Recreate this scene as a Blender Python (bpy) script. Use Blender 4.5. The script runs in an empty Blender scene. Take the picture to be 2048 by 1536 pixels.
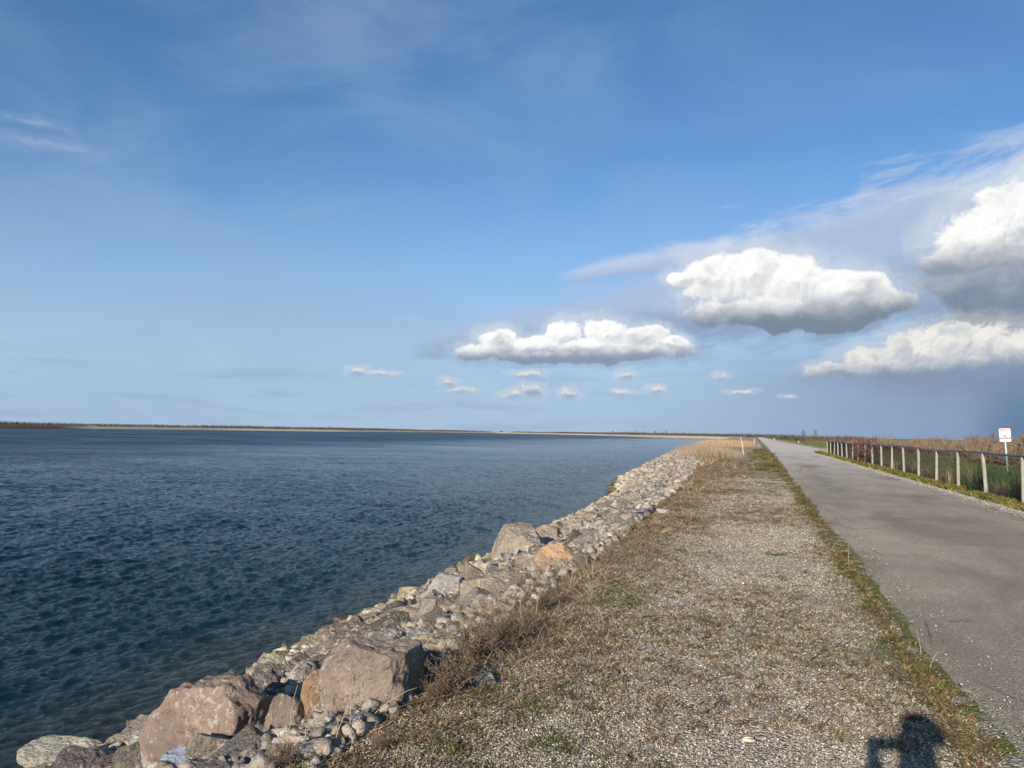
import bpy, math, random
import numpy as np
from mathutils import Vector, Matrix

# ------------------------------------------------------------------ camera
F = 1540.0                      # focal length in pixels of the 2048 px wide frame
CAMZ = 1.54
SL = 0.0165
ROLL = math.atan(SL)
_hc = 872 - SL * 488 - 768
PITCH = math.atan(_hc * math.cos(ROLL) / F)
_u = 488 * math.cos(ROLL) + 104 * math.sin(ROLL)
YAW = math.atan(_u * math.cos(PITCH) / F)
FWD = Vector((-math.sin(YAW) * math.cos(PITCH), math.cos(YAW) * math.cos(PITCH), math.sin(PITCH)))
R0 = Vector((math.cos(YAW), math.sin(YAW), 0))
U0 = R0.cross(FWD)
RGT = R0 * math.cos(ROLL) + U0 * math.sin(ROLL)
UPV = U0 * math.cos(ROLL) - R0 * math.sin(ROLL)
CAM = Vector((0, 0, CAMZ))
SC = bpy.context.scene
COL = SC.collection
cd = bpy.data.cameras.new('camera')
cam = bpy.data.objects.new('camera', cd)
COL.objects.link(cam)
cam.matrix_world = Matrix(((RGT.x, UPV.x, -FWD.x, CAM.x), (RGT.y, UPV.y, -FWD.y, CAM.y), (RGT.z, UPV.z, -FWD.z, CAM.z), (0, 0, 0, 1)))
cd.sensor_fit = 'HORIZONTAL'
cd.sensor_width = 36
cd.lens = 36 * F / 2048
cd.clip_start = 0.02
cd.clip_end = 20000
SC.camera = cam


def ray(px, py):
    return (FWD * F + RGT * (px - 1024) + UPV * (768 - py)).normalized()


# ------------------------------------------------------------------ sun, sky, exposure
SUND = ray(1760, 1482)          # direction the sunlight travels
SUN_EL = math.asin(-SUND.z)
SUN_ROT = math.atan2(-SUND.x, -SUND.y)
sl = bpy.data.lights.new('sun', 'SUN')
sl.energy = 4.9
sl.angle = math.radians(0.55)
sl.color = (1.0, 0.90, 0.79)
so = bpy.data.objects.new('sun', sl)
COL.objects.link(so)
so.rotation_euler = (-SUND).to_track_quat('Z', 'Y').to_euler()
SC.view_settings.view_transform = 'Standard'
SC.view_settings.look = 'None'
EXPO = 0.5
SC.view_settings.exposure = EXPO
SC.view_settings.gamma = 1
SKYS = 0.085


class NT:
    """small helper to write node graphs"""
    def __init__(s, tree):
        s.t = tree

    def new(s, kind, **kw):
        n = s.t.nodes.new(kind)
        for k, v in kw.items():
            setattr(n, k, v)
        return n

    def put(s, sock, v):
        if v is None:
            return
        if isinstance(v, bpy.types.NodeSocket):
            s.t.links.new(v, sock)
        else:
            if sock.type == 'RGBA' and len(v) == 3:
                v = (*v, 1)
            sock.default_value = v

    def m(s, op, a, b=None, c=None, clamp=False):
        n = s.new('ShaderNodeMath', operation=op, use_clamp=clamp)
        for i, v in enumerate((a, b, c)):
            s.put(n.inputs[i], v)
        return n.outputs[0]

    def v(s, op, a, b=None, c=None, out=0):
        n = s.new('ShaderNodeVectorMath', operation=op)
        for i, x in enumerate((a, b, c)):
            if i < len(n.inputs):
                s.put(n.inputs[i], x)
        return n.outputs['Value'] if op in ('LENGTH', 'DOT_PRODUCT', 'DISTANCE') else n.outputs[0]

    def scale(s, a, f):
        n = s.new('ShaderNodeVectorMath', operation='SCALE')
        s.put(n.inputs[0], a)
        s.put(n.inputs['Scale'], f)
        return n.outputs[0]

    def mix(s, f, a, b, blend='MIX'):
        n = s.new('ShaderNodeMix', data_type='RGBA', blend_type=blend)
        n.clamp_factor = True
        s.put(n.inputs[0], f)
        s.put(n.inputs[6], a)
        s.put(n.inputs[7], b)
        return n.outputs[2]

    def ss(s, x, a, b, to=(0, 1)):
        n = s.new('ShaderNodeMapRange', interpolation_type='SMOOTHSTEP')
        s.put(n.inputs[0], x)
        s.put(n.inputs[1], a)
        s.put(n.inputs[2], b)
        s.put(n.inputs[3], to[0])
        s.put(n.inputs[4], to[1])
        return n.outputs[0]

    def noise(s, vec, scale, detail=4.0, rough=0.5, dist=0.0):
        n = s.new('ShaderNodeTexNoise')
        s.put(n.inputs['Vector'], vec)
        s.put(n.inputs['Scale'], scale)
        s.put(n.inputs['Detail'], detail)
        s.put(n.inputs['Roughness'], rough)
        s.put(n.inputs['Distortion'], dist)
        return n.outputs[0]

    def voro(s, vec, scale, feature='F1', rnd=1.0):
        n = s.new('ShaderNodeTexVoronoi', feature=feature)
        s.put(n.inputs['Vector'], vec)
        s.put(n.inputs['Scale'], scale)
        s.put(n.inputs['Randomness'], rnd)
        return n

    def ramp(s, f, stops):
        n = s.new('ShaderNodeValToRGB')
        s.put(n.inputs[0], f)
        e = n.color_ramp.elements
        while len(e) < len(stops):
            e.new(0.5)
        for k, (p, c) in enumerate(stops):
            e[k].position = p
            e[k].color = (*c, 1)
        return n.outputs[0]


def srgb(r, g, b):
    return tuple((x / 255 / 12.92) if x <= 10 else ((x / 255 + 0.055) / 1.055) ** 2.4 for x in (r, g, b))


def azel(px, py):
    d = ray(px, py)
    return math.degrees(math.atan2(d.x, d.y)), math.degrees(math.asin(d.z))


def build_world():
    w = bpy.data.worlds.new('World')
    SC.world = w
    w.use_nodes = True
    t = NT(w.node_tree)
    bg = w.node_tree.nodes['Background']
    sky = t.new('ShaderNodeTexSky', sky_type='NISHITA')
    sky.sun_disc = False
    sky.sun_elevation = SUN_EL
    sky.sun_rotation = SUN_ROT
    sky.air_density = 1.0
    sky.dust_density = 0.6
    sky.ozone_density = 2.2
    tc = t.new('ShaderNodeTexCoord')
    d = t.v('NORMALIZE', tc.outputs['Generated'])
    sp = t.new('ShaderNodeSeparateXYZ')
    t.put(sp.inputs[0], d)
    az = t.m('MULTIPLY', t.m('ARCTAN2', sp.outputs[0], sp.outputs[1]), 57.2958)
    el = t.m('MULTIPLY', t.m('ARCSINE', sp.outputs[2]), 57.2958)
    cb = t.new('ShaderNodeCombineXYZ')
    t.put(cb.inputs[0], az)
    t.put(cb.inputs[1], el)
    P = P0 = cb.outputs[0]
    PX = 27.5                                     # frame pixels per degree, for writing sizes below
    K = 1.0 / SKYS / 2 ** EXPO
    lin = lambda r, g, b, k=1.0: tuple(c * K * k for c in srgb(r, g, b))
    # clear sky: Nishita, a little bluer, paler towards the horizon
    col = t.mix(1.0, sky.outputs[0], (0.62, 0.885, 1.12), 'MULTIPLY')
    lowhaze = t.ss(el, 21.0, -1.0, (0.0, 0.92))
    col = t.mix(lowhaze, col, lin(172, 197, 226))
    # thin high veil
    n1 = t.noise(t.v('MULTIPLY', P, (0.055, 0.12, 1)), 1.0, 6, 0.55, 0.6)
    veil = t.m('MULTIPLY', t.ss(n1, 0.36, 0.72), t.ss(az, 10, -30, (0.16, 0.42)))
    col = t.mix(veil, col, lin(150, 178, 206))

    def warp(P_, amt, sc):
        n = t.new('ShaderNodeTexNoise')
        t.put(n.inputs['Vector'], P_)
        n.inputs['Scale'].default_value = sc
        n.inputs['Detail'].default_value = 3
        return t.v('MULTIPLY_ADD', t.v('SUBTRACT', n.outputs['Color'], (0.5, 0.5, 0.5)), (amt * 1.4, amt, 0), P_)

    def field(P_, blobs):
        acc = None
        for (x, y, rx, ry) in blobs:
            a, e = azel(x, y)
            sx, sy = PX / rx, PX / ry
            q = t.v('MULTIPLY_ADD', P_, (sx, sy, 0), (-a * sx, -e * sy, 0))
            b = t.v('LENGTH', q)
            acc = b if acc is None else t.m('SMOOTH_MIN', acc, b, 0.25)
        return t.m('SUBTRACT', 1.0, acc)

    def lower(P_, blobs, nscale, amp, seed, det=7):
        n = t.noise(t.v('ADD', P_, (seed, seed * 0.7, 0)), nscale, det, 0.64, 0.25)
        r = t.m('SUBTRACT', n, 0.5)
        return t.m('MULTIPLY_ADD', r, amp, field(P_, blobs))

    # rising bands of grey-white cloud (drawn-out along their own slope)
    slope = (azel(2048, 340)[1] - azel(1110, 565)[1]) / (azel(2048, 340)[0] - azel(1110, 565)[0])
    a0, e0 = azel(1110, 565)
    rel = t.m('SUBTRACT', el, t.m('MULTIPLY_ADD', t.m('SUBTRACT', az, a0), slope, e0))
    cb2 = t.new('ShaderNodeCombineXYZ')
    t.put(cb2.inputs[0], t.m('MULTIPLY', az, 0.16))
    t.put(cb2.inputs[1], t.m('MULTIPLY', rel, 0.55))
    nb = t.noise(cb2.outputs[0], 1.0, 8, 0.62, 0.5)
    nb2 = t.noise(t.v('ADD', cb2.outputs[0], (31, 7, 0)), 1.9, 7, 0.6, 0.4)

    def band(a_, b_, w_, grow, seedn, x0, x1, thr, op, colr, colbase):
        nonlocal col
        aa, ea = azel(*a_)
        ab, eb = azel(*b_)
        sl_ = (eb - ea) / (ab - aa)
        r_ = t.m('SUBTRACT', el, t.m('MULTIPLY_ADD', t.m('SUBTRACT', az, aa), sl_, ea))
        wid = t.m('MULTIPLY_ADD', t.m('SUBTRACT', az, aa), grow, w_)
        across = t.m('DIVIDE', t.m('ABSOLUTE', r_), t.m('MAXIMUM', wid, 0.2))
        env = t.m('SUBTRACT', 1.0, across)
        al = t.m('MULTIPLY', t.ss(az, x0, x0 + 3), t.ss(az, x1 + 4, x1))
        dens = t.m('ADD', env, t.m('MULTIPLY', t.m('SUBTRACT', seedn, 0.5), 3.0))
        alpha = t.m('MULTIPLY', t.m('MULTIPLY', t.ss(dens, thr, thr + 0.9), al), op)
        c = t.mix(t.ss(r_, -0.8, 0.9), colbase, colr)
        col = t.mix(alpha, col, c)

    band((1110, 560), (2048, 365), 0.6, 0.095, nb, azel(1100, 560)[0], 60, 0.0, 0.92, lin(196, 212, 234), lin(158, 178, 208))
    band((830, 695), (1500, 585), 0.7, 0.10, nb2, azel(800, 700)[0], azel(1850, 600)[0], -0.5, 0.9, lin(172, 192, 220), lin(148, 172, 206))
    band((1750, 322), (2200, 250), 0.2, 0.12, nb2, azel(1735, 322)[0], 40, 0.45, 0.7, lin(190, 208, 232), lin(160, 185, 220))
    # rain-grey air under the clouds on the right
    fx = t.ss(az, azel(1100, 800)[0], azel(2000, 800)[0])
    fy = t.ss(el, 8.3, 3.2)
    nn = t.noise(t.v('MULTIPLY', P, (0.10, 0.25, 1)), 1.0, 5, 0.5, 0.5)
    rain = t.m('MULTIPLY', t.m('MULTIPLY', fx, fy), t.m('MULTIPLY_ADD', nn, 0.5, 0.7), clamp=True)
    rc = t.mix(t.ss(az, azel(1900, 800)[0], azel(2060, 800)[0]), lin(133, 154, 186), lin(98, 128, 162))
    col = t.mix(rain, col, rc)
    # flat stratus streaks low over the water
    ns = t.noise(t.v('MULTIPLY', P, (0.12, 0.9, 1)), 1.0, 5, 0.55, 0.2)
    st = t.m('MULTIPLY', t.m('MULTIPLY', t.ss(ns, 0.50, 0.68), t.ss(el, 7.5, 3.0)), t.ss(az, 4, -18, (0.1, 0.42)))
    col = t.mix(st, col, lin(150, 170, 202))

    def cumulus(blobs, nscale, amp, seed, drop, soft, bright, shade, dark, opac=1.0, det=8, base=None, hh=3.0):
        nonlocal col
        P = warp(P0, 0.95 * drop, 0.55 / drop)
        D0 = lower(P, blobs, nscale, amp, seed, det)
        D1 = lower(t.v('ADD', P, (-0.10 * drop, 0.16 * drop, 0)), blobs, nscale, amp, seed, 5)
        alpha = t.m('MULTIPLY', t.ss(D0, 0.0, soft), opac)
        alpha = t.m('MAXIMUM', alpha, t.m('MULTIPLY', t.ss(D0, -0.55, 0.15), 0.30 * opac))
        rim = t.m('SUBTRACT', D0, D1)
        lit = t.ss(rim, -0.30, 0.16)
        if base is None:
            D2 = field(t.v('ADD', P, (0, 0.6 * drop, 0)), blobs)
            under = t.ss(D2, 0.0, 0.8)
        else:
            (ax, ex), (bx, fx_) = azel(*base[0]), azel(*base[1])
            k_ = (fx_ - ex) / (bx - ax)
            h_ = t.m('SUBTRACT', el, t.m('MULTIPLY_ADD', t.m('SUBTRACT', az, ax), k_, ex))
            h_ = t.m('ADD', h_, t.m('MULTIPLY', t.m('SUBTRACT', t.noise(t.v('ADD', P, (seed + 3, 0, 0)), nscale * 1.3, 5, 0.6), 0.5), hh * 0.8))
            under = t.ss(h_, hh * 1.15, hh * 0.15)
        nz = t.noise(t.v('ADD', P, (seed + 5, 0, 0)), nscale * 0.8, 5, 0.55)
        face = t.m('MULTIPLY', t.ss(nz, 0.46, 0.66), t.ss(D0, 0.15, 0.7))
        under = t.m('MAXIMUM', under, t.m('MULTIPLY', face, 0.45))
        c = t.mix(lit, shade, bright)
        c = t.mix(under, c, dark)
        col = t.mix(alpha, col, c)

    W = lin(255, 255, 253, 1.02)
    S = lin(214, 216, 220)
    G = lin(124, 138, 158)
    # heavy bank running out of the frame
    cumulus([(2050, 600, 150, 60), (1940, 570, 90, 42), (2120, 560, 200, 120), (2010, 640, 130, 30), (2300, 560, 240, 170)], 0.42, 1.3, 3.3, 1.6, 0.45, lin(186, 192, 204), lin(150, 162, 180), lin(112, 128, 150), 0.95, base=((1880, 665), (2050, 650)), hh=4.5)
    cumulus([(2030, 455, 110, 80), (1945, 490, 75, 62), (2110, 440, 120, 100), (1890, 530, 40, 30), (2260, 440, 180, 120)], 0.40, 1.15, 9.1, 1.6, 0.32, W, lin(204, 206, 210), lin(146, 156, 172), base=((1880, 560), (2050, 545)), hh=2.2)
    cumulus([(1850, 745, 190, 34), (1990, 735, 190, 50), (1960, 680, 140, 40), (2150, 710, 220, 90)], 0.45, 1.1, 5.7, 1.0, 0.5, lin(160, 174, 194), lin(146, 160, 184), lin(126, 145, 172), 0.5)
    cumulus([(1905, 684, 90, 44), (1830, 706, 85, 44), (1750, 726, 80, 36), (1660, 742, 70, 20), (1965, 680, 60, 40), (2090, 690, 80, 40), (1880, 735, 170, 36)], 0.55, 1.3, 1.9, 1.0, 0.4, lin(240, 238, 232), lin(192, 198, 208), lin(134, 152, 178), base=((1650, 772), (2000, 748)), hh=1.7)
    # the two big cumulus
    cumulus([(1430, 552, 72, 52), (1505, 545, 80, 50), (1590, 562, 92, 56), (1690, 582, 92, 52), (1765, 604, 66, 34), (1550, 622, 185, 44), (1372, 552, 44, 20), (1640, 640, 150, 24)], 0.42, 1.0, 12.4, 1.75, 0.30, W, S, G, base=((1420, 668), (1800, 645)), hh=2.5)
    cumulus([(1000, 682, 50, 30), (960, 704, 66, 20), (1055, 690, 52, 26), (1128, 668, 52, 34), (1210, 664, 62, 34), (1290, 672, 56, 30), (1345, 686, 48, 18), (1110, 712, 190, 20), (1250, 702, 150, 22), (1090, 694, 60, 22), (1170, 690, 120, 26)], 0.60, 1.0, 21.3, 1.15, 0.34, W, S, lin(138, 154, 178), base=((920, 728), (1380, 722)), hh=1.45)
    # small far ones
    cumulus([(715, 742, 26, 11), (762, 746, 42, 7), (898, 764, 22, 10), (925, 780, 34, 8), (1030, 788, 30, 11), (1066, 780, 34, 18), (1058, 748, 42, 9), (1138, 787, 26, 12), (1245, 784, 28, 7), (1312, 778, 22, 10), (1252, 750, 22, 13), (1442, 752, 18, 8), (1485, 783, 32, 5), (1575, 793, 14, 5)], 1.5, 1.9, 2.2, 0.5, 0.75, lin(228, 227, 225), lin(190, 198, 212), lin(150, 168, 196), 0.9, 5)
    cumulus([(85, 290, 85, 16), (150, 300, 40, 10), (60, 243, 60, 10), (1780, 324, 50, 5), (1455, 414, 24, 5), (830, 806, 60, 14), (130, 716, 130, 9), (820, 640, 34, 6), (20, 836, 26, 8)], 0.8, 1.1, 7.7, 0.5, 0.9, lin(182, 198, 222), lin(168, 186, 214), lin(152, 172, 204), 0.4, 6)
    # below the horizon: plain earth tone
    col = t.mix(t.ss(el, -0.3, -3.0), col, lin(90, 92, 88))
    t.put(bg.inputs[0], col)
    bg.inputs[1].default_value = SKYS
    w.cycles.sampling_method = 'MANUAL'
    w.cycles.sample_map_resolution = 512


build_world()
SC.cycles.use_denoising = True
SC.cycles.max_bounces = 6
SC.cycles.caustics_reflective = False
SC.cycles.caustics_refractive = False

# ------------------------------------------------------------------ helpers
rng = np.random.default_rng(11)
random.seed(5)


def vnoise(p, seed=0):
    """value noise on an (n,3) array, -1..1"""
    i = np.floor(p).astype(np.int64)
    f = p - i
    f = f * f * (3 - 2 * f)
    out = np.zeros(len(p))
    for dx in (0, 1):
        for dy in (0, 1):
            for dz in (0, 1):
                h = (i[:, 0] + dx) * 374761393 + (i[:, 1] + dy) * 668265263 + (i[:, 2] + dz) * 2147483647 + seed * 974634777
                h = (h ^ (h >> 13)) * 1274126177
                h = (h ^ (h >> 16)) & 0xFFFF
                w = (f[:, 0] if dx else 1 - f[:, 0]) * (f[:, 1] if dy else 1 - f[:, 1]) * (f[:, 2] if dz else 1 - f[:, 2])
                out += w * (h / 32767.5 - 1)
    return out


def fbm(p, seed=0, octv=4, gain=0.5):
    out = np.zeros(len(p))
    a = 1.0
    for k in range(octv):
        out += a * vnoise(p * (2.03 ** k), seed + k * 17)
        a *= gain
    return out


def fbm2(x, y, scale, seed=0, octv=4):
    x = np.asarray(x, float)
    y = np.asarray(y, float) + 0 * x
    p = np.stack([x.ravel() * scale, y.ravel() * scale, np.full(x.size, 0.37)], 1)
    return fbm(p, seed, octv).reshape(x.shape)


def mesh_np(name, V, faces, mat, smooth=False, col=None, attrs=None):
    """faces: list of (k, array n x k)"""
    me = bpy.data.meshes.new(name)
    me.vertices.add(len(V))
    me.vertices.foreach_set('co', np.asarray(V, np.float32).ravel())
    idx = np.concatenate([f.ravel() for f in faces]).astype(np.int32)
    cnt = np.concatenate([np.full(len(f), f.shape[1]) for f in faces]).astype(np.int32)
    me.loops.add(len(idx))
    me.loops.foreach_set('vertex_index', idx)
    me.polygons.add(len(cnt))
    st = np.concatenate([[0], np.cumsum(cnt)[:-1]]).astype(np.int32)
    me.polygons.foreach_set('loop_start', st)
    me.polygons.foreach_set('loop_total', cnt)
    if smooth:
        me.polygons.foreach_set('use_smooth', np.ones(len(cnt), bool))
    if col is not None:
        a = me.color_attributes.new('tint', 'FLOAT_COLOR', 'POINT')
        c = np.ones((len(V), 4), np.float32)
        c[:, :3] = col
        a.data.foreach_set('color', c.ravel())
    for k, v in (attrs or {}).items():
        a = me.attributes.new(k, 'FLOAT', 'POINT')
        a.data.foreach_set('value', np.asarray(v, np.float32))
    me.update()
    me.validate()
    if mat:
        me.materials.append(mat)
    return me


def link(name, me, parent=None, loc=None):
    o = bpy.data.objects.new(name, me)
    COL.objects.link(o)
    if parent:
        o.parent = parent
    if loc is not None:
        o.location = loc
    return o


def tag(o, label=None, cat=None, group=None, kind=None):
    if label:
        o['label'] = label
    if cat:
        o['category'] = cat
    if group:
        o['group'] = group
    if kind:
        o['kind'] = kind
    return o


def empty(name, loc, rz=0.0, **kw):
    o = bpy.data.objects.new(name, None)
    COL.objects.link(o)
    o.location = loc
    o.rotation_euler = (0, 0, rz)
    return tag(o, **kw)


def copy_tree(o, parent=None):
    c = o.copy()
    COL.objects.link(c)
    c.parent = parent
    for ch in list(o.children):
        copy_tree(ch, c)
    return c


class MB:
    """collects boxes / tubes / prisms as one mesh"""
    def __init__(s):
        s.V, s.Q, s.T, s.n = [], [], [], 0

    def box(s, c, size, rot=None):
        c = np.array(c, float)
        h = np.array(size, float) / 2
        v = np.array([[x, y, z] for x in (-1, 1) for y in (-1, 1) for z in (-1, 1)], float) * h
        if rot is not None:
            v = v @ np.array(rot.to_3x3()).T
        s.V.append(v + c)
        s.Q.append(np.array([[0, 1, 3, 2], [4, 6, 7, 5], [0, 4, 5, 1], [2, 3, 7, 6], [0, 2, 6, 4], [1, 5, 7, 3]]) + s.n)
        s.n += 8

    def tube(s, pts, rad, k=6, cap=True):
        pts = np.array(pts, float)
        n = len(pts)
        rad = np.broadcast_to(np.array(rad, float), (n,))
        tan = np.gradient(pts, axis=0)
        tan /= np.linalg.norm(tan, axis=1)[:, None] + 1e-12
        ref = np.array([0, 0, 1.0]) if abs(tan[0][2]) < 0.8 else np.array([1.0, 0, 0])
        a = np.cross(tan, ref)
        a /= np.linalg.norm(a, axis=1)[:, None] + 1e-12
        b = np.cross(tan, a)
        th = np.arange(k) * 2 * math.pi / k
        ring = pts[:, None, :] + rad[:, None, None] * (np.cos(th)[None, :, None] * a[:, None, :] + np.sin(th)[None, :, None] * b[:, None, :])
        s.V.append(ring.reshape(-1, 3))
        i = np.arange(n - 1)[:, None] * k
        j = np.arange(k)[None, :]
        j2 = (j + 1) % k
        q = np.stack([i + j, i + j2, i + k + j2, i + k + j], -1).reshape(-1, 4) + s.n
        s.Q.append(q)
        if cap:
            for base in (0, (n - 1) * k):
                for m_ in range(1, k - 1):
                    s.T.append(np.array([[base, base + m_, base + m_ + 1]]) + s.n)
        s.n += n * k

    def build(s, name, mat, parent=None, smooth=False, loc=None):
        f = []
        if s.Q:
            f.append(np.concatenate(s.Q))
        if s.T:
            f.append(np.concatenate(s.T))
        return link(name, mesh_np(name, np.concatenate(s.V), f, mat, smooth), parent, loc)


def blades(P, H, W, lean, az, seg=2, curl=0.5):
    """curved tapering ribbons; returns V, quads, tris, n verts per blade"""
    n = len(P)
    L = np.stack([np.cos(az), np.sin(az), np.zeros(n)], 1)
    th = rng.uniform(0, math.pi, n)
    S = np.stack([np.cos(th), np.sin(th), np.zeros(n)], 1)
    rows = []
    for k in range(seg + 1):
        f = k / seg
        c = P + np.array([0, 0, 1.0]) * (H * f * (1 - curl * 0.5 * f * np.minimum(lean, 1)))[:, None] + L * (H * lean * f ** 1.6)[:, None]
        if k < seg:
            w = W * (1 - 0.55 * f) / 2
            rows += [c - S * w[:, None], c + S * w[:, None]]
        else:
            rows.append(c)
    m = 2 * seg + 1
    V = np.stack(rows, 1).reshape(-1, 3)
    b = np.arange(n)[:, None] * m
    q = [b + np.array([[2 * k, 2 * k + 1, 2 * k + 3, 2 * k + 2]]) for k in range(seg - 1)]
    t = b + np.array([[2 * seg - 2, 2 * seg - 1, 2 * seg]])
    return V, (np.concatenate(q) if q else np.zeros((0, 4), int)), t, m


def blade_mesh(name, P, H, W, lean, az, colr, mat, seg=2):
    V, q, t, m = blades(P, H, W, lean, az, seg)
    return mesh_np(name, V, [q, t], mat, False, np.repeat(colr, m, 0))


def pick(cols, n, jit=0.15):
    c = np.array(cols)[rng.integers(0, len(cols), n)]
    return np.clip(c * (1 + rng.normal(0, jit, (n, 1))), 0.005, 1)


# ------------------------------------------------------------------ the dike's shape
YC = np.array([-30, 0, 6, 12, 20, 30, 45, 60, 80, 150, 300, 600, 1100.])
XC = np.array([-2.15, -2.1, -2.1, -2.1, -2.2, -2.5, -3.2, -4.6, -7.4, -9.5, -12.5, -15, -15.])
YS = np.array([-30, 0, 8, 16, 22, 30, 46, 58, 66, 75, 100, 200, 500, 900, 1100])
XS = np.array([-9.0, -8.8, -8.9, -9.1, -9.1, -9.6, -9.6, -10.3, -11.9, -13.0, -14.0, -18.5, -23, -20, -20])
WZ = -3.06
LANDZ = -7.2


def crest(y):
    return np.interp(y, YC, XC)


def shore(y):
    return np.interp(y, YS, XS)


def gz(x, y):
    """ground height, numpy"""
    x = np.asarray(x, float)
    y = np.asarray(y, float) + 0 * x
    c, s = crest(y), shore(y)
    t = np.clip((c - x) / (c - s), 0, 3)
    base = np.where(t < 1, WZ * (t * 0.92 + 0.08 * t * t), WZ * (1 + (t - 1) * 1.1))
    r = np.clip(x - 7.0, 0, None)
    out = -0.02 * np.minimum(r, 8.0) - np.clip(x - 15.0, 0, None) * 0.42 + 0.35 * np.exp(-((x - 15) / 1.5) ** 2) * 0
    base = np.where(x > 7.0, np.maximum(out, LANDZ + 0.3), base)
    d = np.clip(t * 4, 0, 1)
    bump = 0.012 * fbm2(x, y, 2.2, 3, 3) * (np.abs(x - 3.3) > 2.2) + 0.02 * fbm2(x, y, 0.35, 5, 2) * (np.abs(x - 3.3) > 2.4)
    lump = d * (0.10 * fbm2(x, y, 1.1, 9, 3) + 0.10 * fbm2(x, y, 0.33, 12, 2))
    fld = np.where(x > 7.5, 0.05 * fbm2(x, y, 0.4, 21, 3), 0)
    return base + bump + lump + fld


def hit(px, py, z=None, tmax=400):
    """where the view ray of a frame pixel meets the ground (or a level z)"""
    d = np.array(ray(px, py))
    o = np.array(CAM)
    if z is not None:
        k = (z - o[2]) / d[2]
        return o + d * k
    ts = 2.0 * 1.006 ** np.arange(900)
    pts = o[None] + d[None] * ts[:, None]
    h = pts[:, 2] - gz(pts[:, 0], pts[:, 1])
    w = np.where(h < 0)[0]
    if len(w) == 0:
        return pts[-1]
    k = w[0]
    if k == 0:
        return pts[0]
    f = h[k - 1] / (h[k - 1] - h[k])
    p = pts[k - 1] * (1 - f) + pts[k] * f
    return p


def depth(p):
    return float(np.dot(np.array(p) - np.array(CAM), np.array(FWD)))


def project(P):
    q = P - np.array(CAM)
    dz = q @ np.array(FWD)
    return 1024 + F * (q @ np.array(RGT)) / np.maximum(dz, 1e-3), 768 - F * (q @ np.array(UPV)) / np.maximum(dz, 1e-3), dz


# ------------------------------------------------------------------ materials
def new_mat(name):
    m = bpy.data.materials.new(name)
    m.use_nodes = True
    return m, NT(m.node_tree), m.node_tree.nodes['Principled BSDF']


def geo_pos(t):
    return t.new('ShaderNodeNewGeometry').outputs['Position']


def attr(t, name):
    return t.new('ShaderNodeAttribute', attribute_name=name)


def bump(t, h, dist, strength=1.0, nrm=None):
    b = t.new('ShaderNodeBump')
    b.inputs['Strength'].default_value = strength
    b.inputs['Distance'].default_value = dist
    t.put(b.inputs['Height'], h)
    if nrm is not None:
        t.put(b.inputs['Normal'], nrm)
    return b.outputs[0]


def mat_tint(name, rough=0.9, var=0.25, scale=40.0, transl=0.0):
    """colour from the mesh's own tint attribute, broken up with noise"""
    m, t, b = new_mat(name)
    c = attr(t, 'tint').outputs['Color']
    n = t.noise(geo_pos(t), scale, 3)
    f = t.m('MULTIPLY_ADD', n, var * 2, 1 - var)
    t.put(b.inputs['Base Color'], t.mix(1.0, c, t.v('MULTIPLY', t.v('ADD', (1, 1, 1), (0, 0, 0)), (1, 1, 1)), 'MULTIPLY') if False else t.scale(c, f))
    b.inputs['Roughness'].default_value = rough
    b.inputs['Specular IOR Level'].default_value = 0.2
    return m


def mat_plain(name, c, rough=0.8, var=0.2, scale=12.0, metal=0.0, bdist=0.0):
    m, t, b = new_mat(name)
    tc = t.new('ShaderNodeTexCoord').outputs['Object']
    n = t.noise(tc, scale, 5, 0.6)
    t.put(b.inputs['Base Color'], t.scale(t.mix(0.0, c, c), t.m('MULTIPLY_ADD', n, var * 2, 1 - var)))
    b.inputs['Roughness'].default_value = rough
    b.inputs['Metallic'].default_value = metal
    if bdist:
        t.put(b.inputs['Normal'], bump(t, n, bdist))
    return m


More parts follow.
